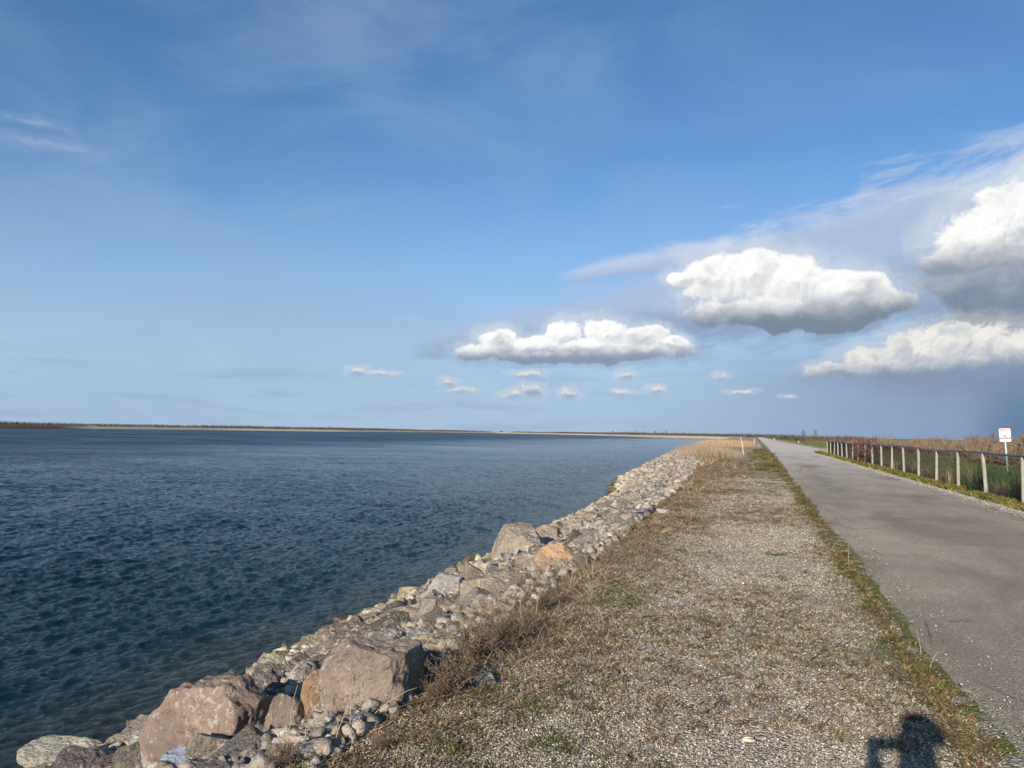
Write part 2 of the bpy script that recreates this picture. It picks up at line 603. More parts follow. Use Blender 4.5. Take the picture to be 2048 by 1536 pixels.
def rock_mat():
    m, t, b = new_mat('quarry_rock')
    tc = t.new('ShaderNodeTexCoord').outputs['Object']
    oi = t.new('ShaderNodeObjectInfo')
    P = t.v('ADD', tc, t.scale(t.v('MULTIPLY', oi.outputs['Location'], (3.1, 2.3, 1.7)), 1.0))
    col = oi.outputs['Color']
    n1 = t.noise(P, 2.2, 6, 0.62, 0.4)
    n2 = t.noise(P, 11, 6, 0.65)
    c = t.mix(t.ss(n1, 0.35, 0.66), t.mix(1.0, col, (0.72, 0.70, 0.71), 'MULTIPLY'), t.mix(1.0, col, (1.08, 1.05, 1.0), 'MULTIPLY'))
    c = t.mix(t.ss(t.noise(P, 1.3, 4, 0.5), 0.55, 0.72), c, t.mix(1.0, col, (0.72, 0.76, 0.84), 'MULTIPLY'))
    c = t.scale(c, t.m('MULTIPLY_ADD', n2, 0.9, 0.55))
    # whitish scuffs where the stones were knocked together
    sc = t.noise(t.v('ADD', P, (7, 3, 1)), 17.0, 9, 0.70, 0.5)
    patch = t.ss(t.noise(t.v('ADD', P, (3, 9, 5)), 1.7, 4, 0.6), 0.40, 0.68)
    sf = t.m('MULTIPLY', t.ss(t.m('MULTIPLY_ADD', patch, 0.09, sc), 0.60, 0.66), 0.8)
    c = t.mix(sf, c, (0.68, 0.63, 0.57))
    stain = t.ss(t.noise(t.v('ADD', P, (13, 2, 8)), 3.1, 6, 0.65), 0.56, 0.70)
    c = t.mix(t.m('MULTIPLY', stain, 0.45), c, t.mix(1.0, col, (0.62, 0.50, 0.38), 'MULTIPLY'))
    t.put(b.inputs['Base Color'], c)
    b.inputs['Roughness'].default_value = 0.88
    b.inputs['Specular IOR Level'].default_value = 0.3
    h = t.m('ADD', t.noise(P, 5, 10, 0.70, 0.1), t.m('MULTIPLY', t.m('SUBTRACT', 1.0, t.voro(t.v('ADD', P, t.scale(t.new('ShaderNodeTexNoise').outputs['Color'], 0.3)), 9, 'F1').outputs['Distance']), 0.28))
    t.put(b.inputs['Normal'], bump(t, h, 0.17))
    return m


def rock_mass_mat():
    m, t, b = new_mat('loose_rock')
    P = geo_pos(t)
    c = attr(t, 'tint').outputs['Color']
    n = t.noise(P, 9, 6, 0.65)
    t.put(b.inputs['Base Color'], t.scale(c, t.m('MULTIPLY_ADD', n, 1.0, 0.5)))
    b.inputs['Roughness'].default_value = 0.9
    t.put(b.inputs['Normal'], bump(t, t.noise(P, 14, 6, 0.62), 0.05))
    return m


def ground_mat():
    m, t, b = new_mat('dike_ground')
    P = geo_pos(t)
    sp = t.new('ShaderNodeSeparateXYZ')
    t.put(sp.inputs[0], P)
    X, Y = sp.outputs[0], sp.outputs[1]
    cr = attr(t, 'crestd').outputs['Fac']       # metres inside of the crest edge (negative on the slope)
    v1 = t.voro(P, 52)
    v2 = t.voro(P, 95)
    stone = t.ramp(v1.outputs['Color'], [(0.0, srgb(118, 109, 94)), (0.3, srgb(158, 149, 131)), (0.6, srgb(186, 177, 158)), (0.85, srgb(210, 202, 184)), (1.0, srgb(230, 224, 208))])
    stone2 = t.ramp(v2.outputs['Color'], [(0.0, srgb(120, 108, 96)), (0.5, srgb(176, 164, 150)), (1.0, srgb(220, 210, 198))])
    grav = t.mix(t.ss(t.noise(P, 6, 3), 0.4, 0.6), stone, stone2)
    gap = t.ss(v1.outputs['Distance'], 0.35, 0.75)
    grav = t.mix(t.m('MULTIPLY', gap, 0.35), grav, srgb(104, 90, 76))
    # matted dead weeds and moss
    na = t.noise(t.v('MULTIPLY', P, (1.0, 0.8, 1)), 0.7, 7, 0.66, 0.5)
    nb = t.noise(P, 3.5, 6, 0.65, 0.6)
    ny = t.noise(t.v('MULTIPLY', P, (0.25, 1.0, 1)), 0.42, 4, 0.6)
    edge = t.ss(cr, 1.6, 0.0)
    far = t.ss(Y, 5.0, 14.0)
    bias = t.m('ADD', t.m('MULTIPLY', edge, 0.36), t.m('MULTIPLY', far, 0.13))
    f = t.m('ADD', t.m('ADD', t.m('MULTIPLY', na, 0.45), t.m('MULTIPLY', nb, 0.35)), t.m('ADD', t.m('MULTIPLY', ny, 0.3), bias))
    mat = t.ss(f, 0.56, 0.74)
    matc = t.ramp(t.noise(P, 28, 6, 0.7), [(0.25, srgb(96, 78, 60)), (0.45, srgb(150, 128, 102)), (0.6, srgb(176, 154, 124)), (0.8, srgb(138, 132, 82))])
    matc = t.mix(t.ss(t.noise(P, 1.3, 4), 0.56, 0.7), matc, srgb(104, 112, 58))
    matc = t.mix(t.m('MULTIPLY', t.ss(t.noise(t.v('ADD', P, (9, 4, 0)), 0.9, 4), 0.52, 0.66), 0.6), matc, srgb(124, 94, 82))
    c = t.mix(t.m('MULTIPLY', mat, 0.9), grav, matc)
    # green strip along the asphalt
    ge = t.m('MULTIPLY', t.ss(X, 0.55, 1.0), t.ss(X, 1.5, 1.2))
    ge = t.m('MULTIPLY', ge, t.ss(t.noise(P, 4, 5, 0.7), 0.38, 0.55))
    c = t.mix(ge, c, t.ramp(t.noise(P, 30, 4, 0.7), [(0.3, srgb(80, 74, 40)), (0.6, srgb(116, 124, 58)), (0.8, srgb(130, 110, 66))]))
    # pale gravel right of the asphalt, and all over the far pull-off
    gr = t.m('MAXIMUM', t.m('MULTIPLY', t.ss(X, 4.6, 5.0), t.ss(X, 5.75, 5.5)), t.m('MULTIPLY', t.m('MULTIPLY', t.ss(Y, 76, 84), t.ss(X, 5, 6)), t.ss(X, 9.6, 9.0)))
    c = t.mix(t.m('MULTIPLY', gr, 0.8), c, t.mix(0.4, stone, srgb(176, 169, 153)))
    # grass right of the shoulder
    gn = t.m('MULTIPLY_ADD', t.noise(P, 0.9, 5), 1.0, X)
    isr = t.m('MULTIPLY', t.ss(gn, 6.05, 6.3), t.m('SUBTRACT', 1.0, t.m('MULTIPLY', t.ss(Y, 76, 84), t.ss(X, 9.8, 8.8))))
    grs = t.ramp(t.noise(P, 7, 6, 0.7), [(0.3, srgb(74, 84, 38)), (0.55, srgb(104, 120, 52)), (0.75, srgb(128, 124, 70))])
    grs = t.mix(t.ss(X, 8.0, 6.3, (0.0, 0.7)), grs, matc)
    c = t.mix(isr, c, grs)
    # slope: rubble
    vr = t.voro(P, 7.5)
    rub = t.ramp(vr.outputs['Color'], [(0.0, srgb(110, 100, 90)), (0.5, srgb(160, 148, 132)), (1.0, srgb(192, 182, 164))])
    slope = t.ss(t.m('ADD', cr, t.m('MULTIPLY', t.m('SUBTRACT', t.noise(P, 2.0, 4), 0.5), 1.2)), 0.0, -0.5)
    c = t.mix(slope, c, t.mix(0.5, rub, t.scale(rub, t.m('MULTIPLY_ADD', t.noise(P, 20, 4), 1.0, 0.3))))
    # wet foot of the slope
    wet = t.ss(sp.outputs[2], WZ + 0.22, WZ + 0.02)
    c = t.mix(wet, c, srgb(62, 56, 44))
    t.put(b.inputs['Base Color'], c)
    b.inputs['Roughness'].default_value = 0.95
    b.inputs['Specular IOR Level'].default_value = 0.2
    h = t.m('SUBTRACT', 1.0, v1.outputs['Distance'])
    h = t.mix(mat, t.mix(0.0, (0, 0, 0), (0, 0, 0)), (1, 1, 1)) if False else t.m('ADD', h, t.m('MULTIPLY', t.noise(P, 40, 3), 0.8))
    n = bump(t, h, 0.03)
    h2 = t.m('MULTIPLY', t.m('SUBTRACT', 1.0, vr.outputs['Distance']), slope)
    n = bump(t, h2, 0.12, 1.0, n)
    t.put(b.inputs['Normal'], n)
    return m


def road_mat():
    m, t, b = new_mat('old_asphalt')
    P = geo_pos(t)
    sp = t.new('ShaderNodeSeparateXYZ')
    t.put(sp.inputs[0], P)
    v1 = t.voro(P, 85)
    v2 = t.voro(P, 24)
    base = t.ramp(t.noise(P, 60, 3, 0.7), [(0.3, srgb(116, 106, 90)), (0.5, srgb(154, 142, 122)), (0.75, srgb(192, 179, 156))])
    agg = t.m('MULTIPLY', t.ss(v1.outputs['Distance'], 0.32, 0.12), t.ss(t.v('DOT_PRODUCT', v1.outputs['Color'], (0.4, 0.3, 0.3)), 0.50, 0.62))
    c = t.mix(agg, base, srgb(226, 212, 196))
    wht = t.m('MULTIPLY', t.ss(v2.outputs['Distance'], 0.24, 0.14), t.ss(t.v('DOT_PRODUCT', v2.outputs['Color'], (0.4, 0.3, 0.3)), 0.66, 0.72))
    c = t.mix(wht, c, srgb(214, 208, 200))
    # hairline cracks and crossing seams
    wv = t.v('ADD', P, t.scale(t.new('ShaderNodeTexNoise').outputs['Color'], 0.25))
    ck = t.voro(t.v('MULTIPLY', wv, (0.55, 0.30, 1)), 1.0, 'DISTANCE_TO_EDGE')
    crack = t.m('MULTIPLY', t.ss(ck.outputs['Distance'], 0.006, 0.002), t.ss(t.noise(P, 0.8, 4), 0.48, 0.58))
    c = t.mix(t.m('MULTIPLY', crack, 0.55), c, srgb(70, 62, 54))
    grit = t.m('MULTIPLY', t.ss(t.noise(t.v('MULTIPLY', P, (1.0, 0.4, 1)), 1.4, 7, 0.7), 0.54, 0.66), t.ss(t.noise(P, 38, 3, 0.7), 0.45, 0.6))
    c = t.mix(t.m('MULTIPLY', grit, 0.5), c, srgb(206, 196, 176))
    # worn and dark areas, then a paler tone further along the road
    n1 = t.noise(t.v('MULTIPLY', P, (0.9, 0.28, 1)), 0.9, 6, 0.6, 0.5)
    c = t.scale(c, t.ss(n1, 0.30, 0.68, (0.74, 1.16)))
    n2 = t.noise(t.v('MULTIPLY', P, (0.35, 1.0, 1)), 0.55, 5, 0.6)
    c = t.scale(c, t.ss(n2, 0.35, 0.6, (0.86, 1.06)))
    track = t.m('MULTIPLY', t.ss(t.m('ABSOLUTE', t.m('SUBTRACT', sp.outputs[0], 2.35)), 0.55, 0.1), t.ss(n1, 0.62, 0.36))
    c = t.mix(t.m('MULTIPLY', track, 0.35), c, srgb(122, 112, 96))
    far_pale = t.m('MULTIPLY', t.ss(sp.outputs[1], 16, 60), t.ss(t.noise(t.v('MULTIPLY', P, (0.8, 0.22, 1)), 0.8, 6, 0.6), 0.30, 0.55))
    far_pale = t.m('MAXIMUM', t.m('MULTIPLY', far_pale, 0.72), t.m('MULTIPLY', t.ss(sp.outputs[1], 45, 90), 0.8))
    c = t.mix(far_pale, c, t.scale(t.mix(0.0, srgb(214, 203, 190), (0, 0, 0)), t.m('MULTIPLY_ADD', t.noise(P, 9, 6, 0.7), 0.6, 0.7)))
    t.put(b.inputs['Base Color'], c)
    b.inputs['Roughness'].default_value = 0.85
    b.inputs['Specular IOR Level'].default_value = 0.3
    t.put(b.inputs['Normal'], bump(t, t.m('ADD', t.m('MULTIPLY', v1.outputs['Distance'], -0.6), t.noise(P, 45, 4)), 0.014))
    return m


def water_mat():
    m, t, b = new_mat('lake_water')
    P = geo_pos(t)
    sh = attr(t, 'shored').outputs['Fac']       # metres from the stones
    deep = (0.003, 0.026, 0.036)
    shal = (0.026, 0.031, 0.024)
    n = t.noise(P, 0.5, 4, 0.6, 0.5)
    f = t.ss(t.m('ADD', sh, t.m('MULTIPLY', t.m('SUBTRACT', n, 0.5), 3.0)), 3.4, 0.2)
    c = t.mix(f, deep, shal)
    c = t.mix(t.ss(t.noise(P, 0.02, 4, 0.5), 0.4, 0.62), c, t.mix(1.0, c, (0.85, 0.98, 1.15), 'MULTIPLY'))
    # foam flecks at the stones
    fo = t.m('MULTIPLY', t.ss(t.noise(P, 9, 6, 0.75, 1.5), 0.60, 0.70), t.ss(sh, 0.9, 0.1))
    c = t.mix(t.m('MULTIPLY', fo, 0.6), c, (0.5, 0.5, 0.48))
    t.put(b.inputs['Base Color'], c)
    b.inputs['IOR'].default_value = 1.333
    gust = t.noise(t.v('MULTIPLY', P, (0.5, 1.0, 1)), 0.035, 10, 0.72, 0.3)
    gs = t.m('MULTIPLY', t.m('SUBTRACT', gust, 0.5), t.ss(sh, 4, 60))
    t.put(b.inputs['Roughness'], t.m('MULTIPLY_ADD', gs, 0.7, t.ss(sh, 15, 160, (0.03, 0.34)), clamp=True))
    t.put(b.inputs['Base Color'], t.scale(c, t.m('MULTIPLY_ADD', gs, -3.2, 1.0, clamp=False)))
    b.inputs['Specular IOR Level'].default_value = 0.14
    b.inputs['Specular Tint'].default_value = (0.50, 0.78, 1.0, 1)
    q = t.v('MULTIPLY', P, (1.25, 0.8, 1))
    h1 = t.noise(q, 3.6, 7, 0.66, 0.4)
    h2 = t.noise(q, 0.9, 5, 0.62, 0.3)
    rd = t.m('SUBTRACT', 1.0, t.m('ABSOLUTE', t.m('MULTIPLY_ADD', t.noise(q, 2.1, 5, 0.6, 0.5), 2.0, -1.0)))
    n1 = bump(t, h2, 0.16)
    n1 = bump(t, rd, 0.05, 1.0, n1)
    n1 = bump(t, h1, 0.17, 1.0, n1)
    n1 = bump(t, t.noise(q, 13, 4, 0.6, 0.3), 0.018, 1.0, n1)
    t.put(b.inputs['Normal'], n1)
    return m


M_ROCK = rock_mat()
M_ROCKS = rock_mass_mat()
M_GROUND = ground_mat()
M_ROAD = road_mat()
M_WATER = water_mat()
M_TINT = mat_tint('plant')
M_STONE = mat_tint('gravel_stone', 0.9, 0.25, 60)


# ------------------------------------------------------------------ ground, road, land, water
def grid_mesh(name, xs, ys, zf, mat, smooth=True, attrs=None, colf=None):
    X, Y = np.meshgrid(xs, ys)
    Z = zf(X, Y)
    V = np.stack([X.ravel(), Y.ravel(), Z.ravel()], 1)
    nx, ny = len(xs), len(ys)
    i = np.arange(ny - 1)[:, None] * nx + np.arange(nx - 1)[None, :]
    q = np.stack([i, i + 1, i + nx + 1, i + nx], -1).reshape(-1, 4)
    at = {k: f(X.ravel(), Y.ravel()) for k, f in (attrs or {}).items()}
    return mesh_np(name, V, [q], mat, smooth, None, at)


ys = np.concatenate([np.linspace(-14, 2, 40), 2.06 * 1.012 ** np.arange(520)])
ys = ys[ys < 990]
ys = np.append(ys, 1000)
xs = np.concatenate([np.linspace(-40, -16, 24, endpoint=False), np.linspace(-16, 9, 230, endpoint=False), np.linspace(9, 22, 50, endpoint=False), np.linspace(22, 60, 20)])
me = grid_mesh('ground', xs, ys, gz, M_GROUND, True, {'crestd': lambda x, y: x - crest(y)})
tag(link('ground', me), 'gravel topped dike crest with dead weeds and a stony slope to the water', 'ground', kind='structure')

land = mat_plain('winter_field', srgb(112, 106, 70), 0.95, 0.35, 0.05)
lm = mesh_np('land', [[-9000, -4000, LANDZ], [9000, -4000, LANDZ], [9000, 14000, LANDZ], [-9000, 14000, LANDZ]], [np.array([[0, 1, 2, 3]])], land)
tag(link('land', lm), 'flat low farmland spreading outside the dike to the horizon', 'land', kind='structure')

# road: a sheet a few mm above the ground with a ragged edge
RY = np.concatenate([np.linspace(-14, 3, 60, endpoint=False), 3 * 1.01 ** np.arange(585)])
RY = RY[RY < 990]
ux = np.linspace(0, 1, 26)
U, YY = np.meshgrid(ux, RY)
le = 1.10 + 0.003 * YY * (YY > 10) * (YY < 120) + 0.36 * (YY >= 120) + 0.05 * fbm2(YY, YY * 0, 2.3, 4, 3) + 0.08 * fbm2(YY, YY * 0, 0.4, 8, 2)
re = 5.22 + 0.10 * fbm2(YY, YY * 0, 1.3, 14, 3) + 0.20 * fbm2(YY, YY * 0, 0.25, 18, 2) + 0.25 * np.clip((YY - 25) / 30, 0, 1) + 2.6 * np.clip((YY - 77) / 10, 0, 1) - 1.8 * np.clip((YY - 130) / 80, 0, 1)
XX = le + (re - le) * U
ZZ = 0.022 + 0.03 * np.sin(np.pi * U) + 0.012 * fbm2(XX, YY, 0.5, 31, 2) * np.sin(np.pi * U)
ZZ[:, 0] = -0.03
ZZ[:, -1] = -0.03
nx, ny = len(ux), len(RY)
ii = np.arange(ny - 1)[:, None] * nx + np.arange(nx - 1)[None, :]
q = np.stack([ii, ii + 1, ii + nx + 1, ii + nx], -1).reshape(-1, 4)
tag(link('road', mesh_np('road', np.stack([XX.ravel(), YY.ravel(), ZZ.ravel()], 1), [q], M_ROAD, True)),
    'worn grey asphalt service road running along the dike crest', 'road', kind='structure')


# far shore polyline (world x,y of the water line)
def camxy(px, D):
    k = (px - 1024) / F * D
    f2 = np.array([-math.sin(YAW), math.cos(YAW)])
    r2 = np.array([math.cos(YAW), math.sin(YAW)])
    return f2 * D + r2 * k


FS = np.array([(-21, 905)] + [tuple(camxy(*a)) for a in ((1455, 950), (1400, 985), (1300, 1120), (1188, 1560), (1080, 2050), (1000, 2250), (880, 1900), (700, 1260), (560, 1140), (450, 1060), (290, 900), (140, 790), (0, 700), (-250, 610), (-700, 520))] + [(-700, -200), (-500, -700), (-12, -700)], float)


def resample(P, step):
    d = np.r_[0, np.cumsum(np.linalg.norm(np.diff(P, axis=0), axis=1))]
    s = np.arange(0, d[-1], step)
    return np.stack([np.interp(s, d, P[:, 0]), np.interp(s, d, P[:, 1])], 1)


fs = resample(FS[:-1], 15)
for _ in range(6):
    fs[1:-1] = (fs[:-2] + 2 * fs[1:-1] + fs[2:]) / 4
tn = np.gradient(fs, axis=0)
tn /= np.linalg.norm(tn, axis=1)[:, None]
nrm = np.stack([tn[:, 1], -tn[:, 0]], 1)          # away from the water (path runs with the lake on its left)
prof = [(-6, -5.0), (0, WZ - 0.1), (1.5, -2.3), (6.5, 0.1), (9, 0.5), (13, 0.5), (34, LANDZ - 0.1)]
V = []
for k, (o_, z_) in enumerate(prof):
    p = fs + nrm * o_
    V.append(np.c_[p, np.full(len(p), z_) + 0.15 * rng.normal(size=len(p)) * (k in (3, 4, 5))])
V = np.stack(V, 1).reshape(-1, 3)
npf = len(prof)
ii = np.arange(len(fs) - 1)[:, None] * npf + np.arange(npf - 1)[None, :]
q = np.stack([ii, ii + 1, ii + npf + 1, ii + npf], -1).reshape(-1, 4)
mb_, t_, b_ = new_mat('far_bank')
P_ = geo_pos(t_)
s_ = t_.new('ShaderNodeSeparateXYZ')
t_.put(s_.inputs[0], P_)
zz = s_.outputs[2]
stonec = t_.ramp(t_.noise(P_, 0.7, 6, 0.7), [(0.3, srgb(150, 138, 118)), (0.7, srgb(206, 192, 166))])
brn = t_.ramp(t_.noise(P_, 0.3, 5, 0.7), [(0.3, srgb(92, 80, 66)), (0.7, srgb(130, 118, 92))])
c_ = t_.mix(t_.ss(zz, -0.5, 0.1), stonec, brn)
c_ = t_.mix(t_.ss(zz, 0.35, 0.45), c_, stonec)
c_ = t_.mix(t_.ss(zz, WZ + 0.7, WZ + 0.2), c_, srgb(70, 62, 54))
leftdark = t_.m('MULTIPLY', t_.ss(s_.outputs[0], -560, -640), t_.ss(s_.outputs[1], 660, 600))
c_ = t_.mix(leftdark, c_, srgb(78, 66, 58))
t_.put(b_.inputs['Base Color'], c_)
b_.inputs['Roughness'].default_value = 0.95
tag(link('far_bank', mesh_np('far_bank', V, [q], mb_, True)), 'pale stone faced bank closing the far side of the lake', 'bank', kind='structure')


def ray_poly(ang, poly, o=(0.0, 0.0)):
    """nearest hit distance of each ray from o with the polyline"""
    d = np.stack([np.sin(ang), np.cos(ang)], 1)
    best = np.full(len(ang), 1e9)
    for a, b2 in zip(poly[:-1], poly[1:]):
        e = b2 - a
        w = a - np.array(o)
        den = d[:, 0] * e[1] - d[:, 1] * e[0]
        den = np.where(abs(den) < 1e-9, 1e-9, den)
        tt = (w[0] * e[1] - w[1] * e[0]) / den
        uu = (w[0] * d[:, 1] - w[1] * d[:, 0]) / den
        ok = (tt > 0) & (uu >= 0) & (uu <= 1)
        best = np.where(ok & (tt < best), tt, best)
    return best


def build_water():
    a1 = np.radians(np.linspace(-56, -1.0, 760))
    a2 = np.radians(np.linspace(-150, -56, 90, endpoint=False))
    ang = np.concatenate([a2, a1])
    poly = np.array(list(FS))
    far = np.minimum(ray_poly(ang, poly) + 3.0, 6000)
    near = 6.0 / np.maximum(np.sin(-ang), 0.02)        # starts under the stones (x = -7)
    near = np.minimum(near, 330)
    nr = 2300
    u = np.linspace(0, 1, nr)[None, :]
    R = near[:, None] * (far / near)[:, None] ** u
    X = R * np.sin(ang)[:, None]
    Y = R * np.cos(ang)[:, None]
    cell = np.maximum(np.gradient(R, axis=1), R * math.radians(55 / 760))
    Z = np.zeros_like(X)
    dX = np.zeros_like(X)
    dY = np.zeros_like(X)
    r2 = np.random.default_rng(4)
    nw = 120
    lam = np.exp(np.concatenate([r2.uniform(math.log(0.17), math.log(1.2), nw - 14), r2.uniform(math.log(1.3), math.log(3.8), 14)]))
    main = math.radians(70)                            # azimuth the wind sea runs to
    shd = shore(Y) - X
    damp = np.clip(shd / 3.0, 0.5, 1)
    for k in range(nw):
        l = lam[k]
        spread = r2.normal(0, 0.38 if l > 0.9 else 0.62)
        a = main + spread
        amp = 0.0048 * l * (l / 0.6) ** -0.35 * r2.uniform(0.4, 1.3) * (0.75 if l > 1.3 else 1)
        w = np.clip((l / cell - 2.0) / 1.6, 0, 1)
        if w.max() <= 0:
            continue
        kk = 2 * math.pi / l
        ph = kk * (X * math.sin(a) + Y * math.cos(a)) + r2.uniform(0, 6.28)
        A = amp * w * damp
        Z += A * np.cos(ph)
        dX -= 1.1 * A * math.sin(a) * np.sin(ph)
        dY -= 1.1 * A * math.cos(a) * np.sin(ph)
    # groups of bigger and smaller waves
    g = 1 + 0.4 * fbm2(X, Y, 0.16, 77, 3)
    V = np.stack([(X + dX * g).ravel(), (Y + dY * g).ravel(), (WZ + Z * g).ravel()], 1)
    na = len(ang)
    i = np.arange(na - 1)[:, None] * nr + np.arange(nr - 1)[None, :]
    q = np.stack([i, i + nr, i + nr + 1, i + 1], -1).reshape(-1, 4)
    sh = (shore(Y) - X).ravel()
    tag(link('water', mesh_np('water', V, [q], M_WATER, True, None, {'shored': sh})), 'choppy dark blue reservoir water ruffled by wind', 'water', kind='structure')


build_water()

# ------------------------------------------------------------------ rocks
import bmesh


def ico(sub):
    bm = bmesh.new()
    bmesh.ops.create_icosphere(bm, subdivisions=sub, radius=1)
    V = np.array([v.co[:] for v in bm.verts])
    T = np.array([[v.index for v in f.verts] for f in bm.faces])
    bm.free()
    return V / np.linalg.norm(V, axis=1)[:, None], T


ICO = {k: ico(k) for k in (1, 2, 3, 4, 5, 6)}


def rock_verts(seed, sub, planes=None, nrand=11, rough=0.05, tight=0.50):
    """a split quarry stone: a sphere cut by planes, then roughened; unit box"""
    r = np.random.default_rng(seed)
    D, T = ICO[sub]
    N = r.normal(size=(nrand, 3))
    N /= np.linalg.norm(N, axis=1)[:, None]
    d = r.uniform(tight, 0.90, nrand)
    if not planes:
        # a blocky core: three skewed pairs of faces, corners knocked off by the random ones
        Q_, _ = np.linalg.qr(r.normal(size=(3, 3)))
        B_ = np.concatenate([Q_, -Q_]) + r.normal(0, 0.22, (6, 3))
        B_ /= np.linalg.norm(B_, axis=1)[:, None]
        N = np.concatenate([N, B_])
        d = np.concatenate([d + 0.12, r.uniform(0.42, 0.72, 6)])
    if planes:
        pn = np.array([p[:3] for p in planes], float)
        pn /= np.linalg.norm(pn, axis=1)[:, None]
        N = np.concatenate([N, pn])
        d = np.concatenate([d, [p[3] for p in planes]])
    dot = D @ N.T
    R = np.min(np.where(dot > 1e-3, d[None] / np.maximum(dot, 1e-3), 1.2), axis=1)
    R = np.minimum(R, 1.2)
    V = D * R[:, None]
    if sub >= 3:
        off = r.uniform(0, 50, 3)
        n1 = fbm(V * 1.6 + off, seed % 97, 3)
        n2 = fbm(V * 5.5 + off, seed % 89 + 5, 4, 0.6)
        # ledges: noise pushed towards steps
        st = np.tanh(3 * fbm(V * 2.6 + off * 1.3, seed % 71 + 9, 2))
        V = V + D * (rough * 0.6 * n1 + rough * 0.55 * n2 + rough * 0.5 * st)[:, None]
    V = V - (V.max(0) + V.min(0)) / 2
    V = V / (V.max(0) - V.min(0))
    return V, T


def rock_mesh(name, seed, sub, size=(1, 1, 1), planes=None, **kw):
    V, T = rock_verts(seed, sub, planes, **kw)
    me = mesh_np(name, V * np.array(size), [T], M_ROCK, False)
    return me


def rot_to_cam():
    return -YAW * -1.0


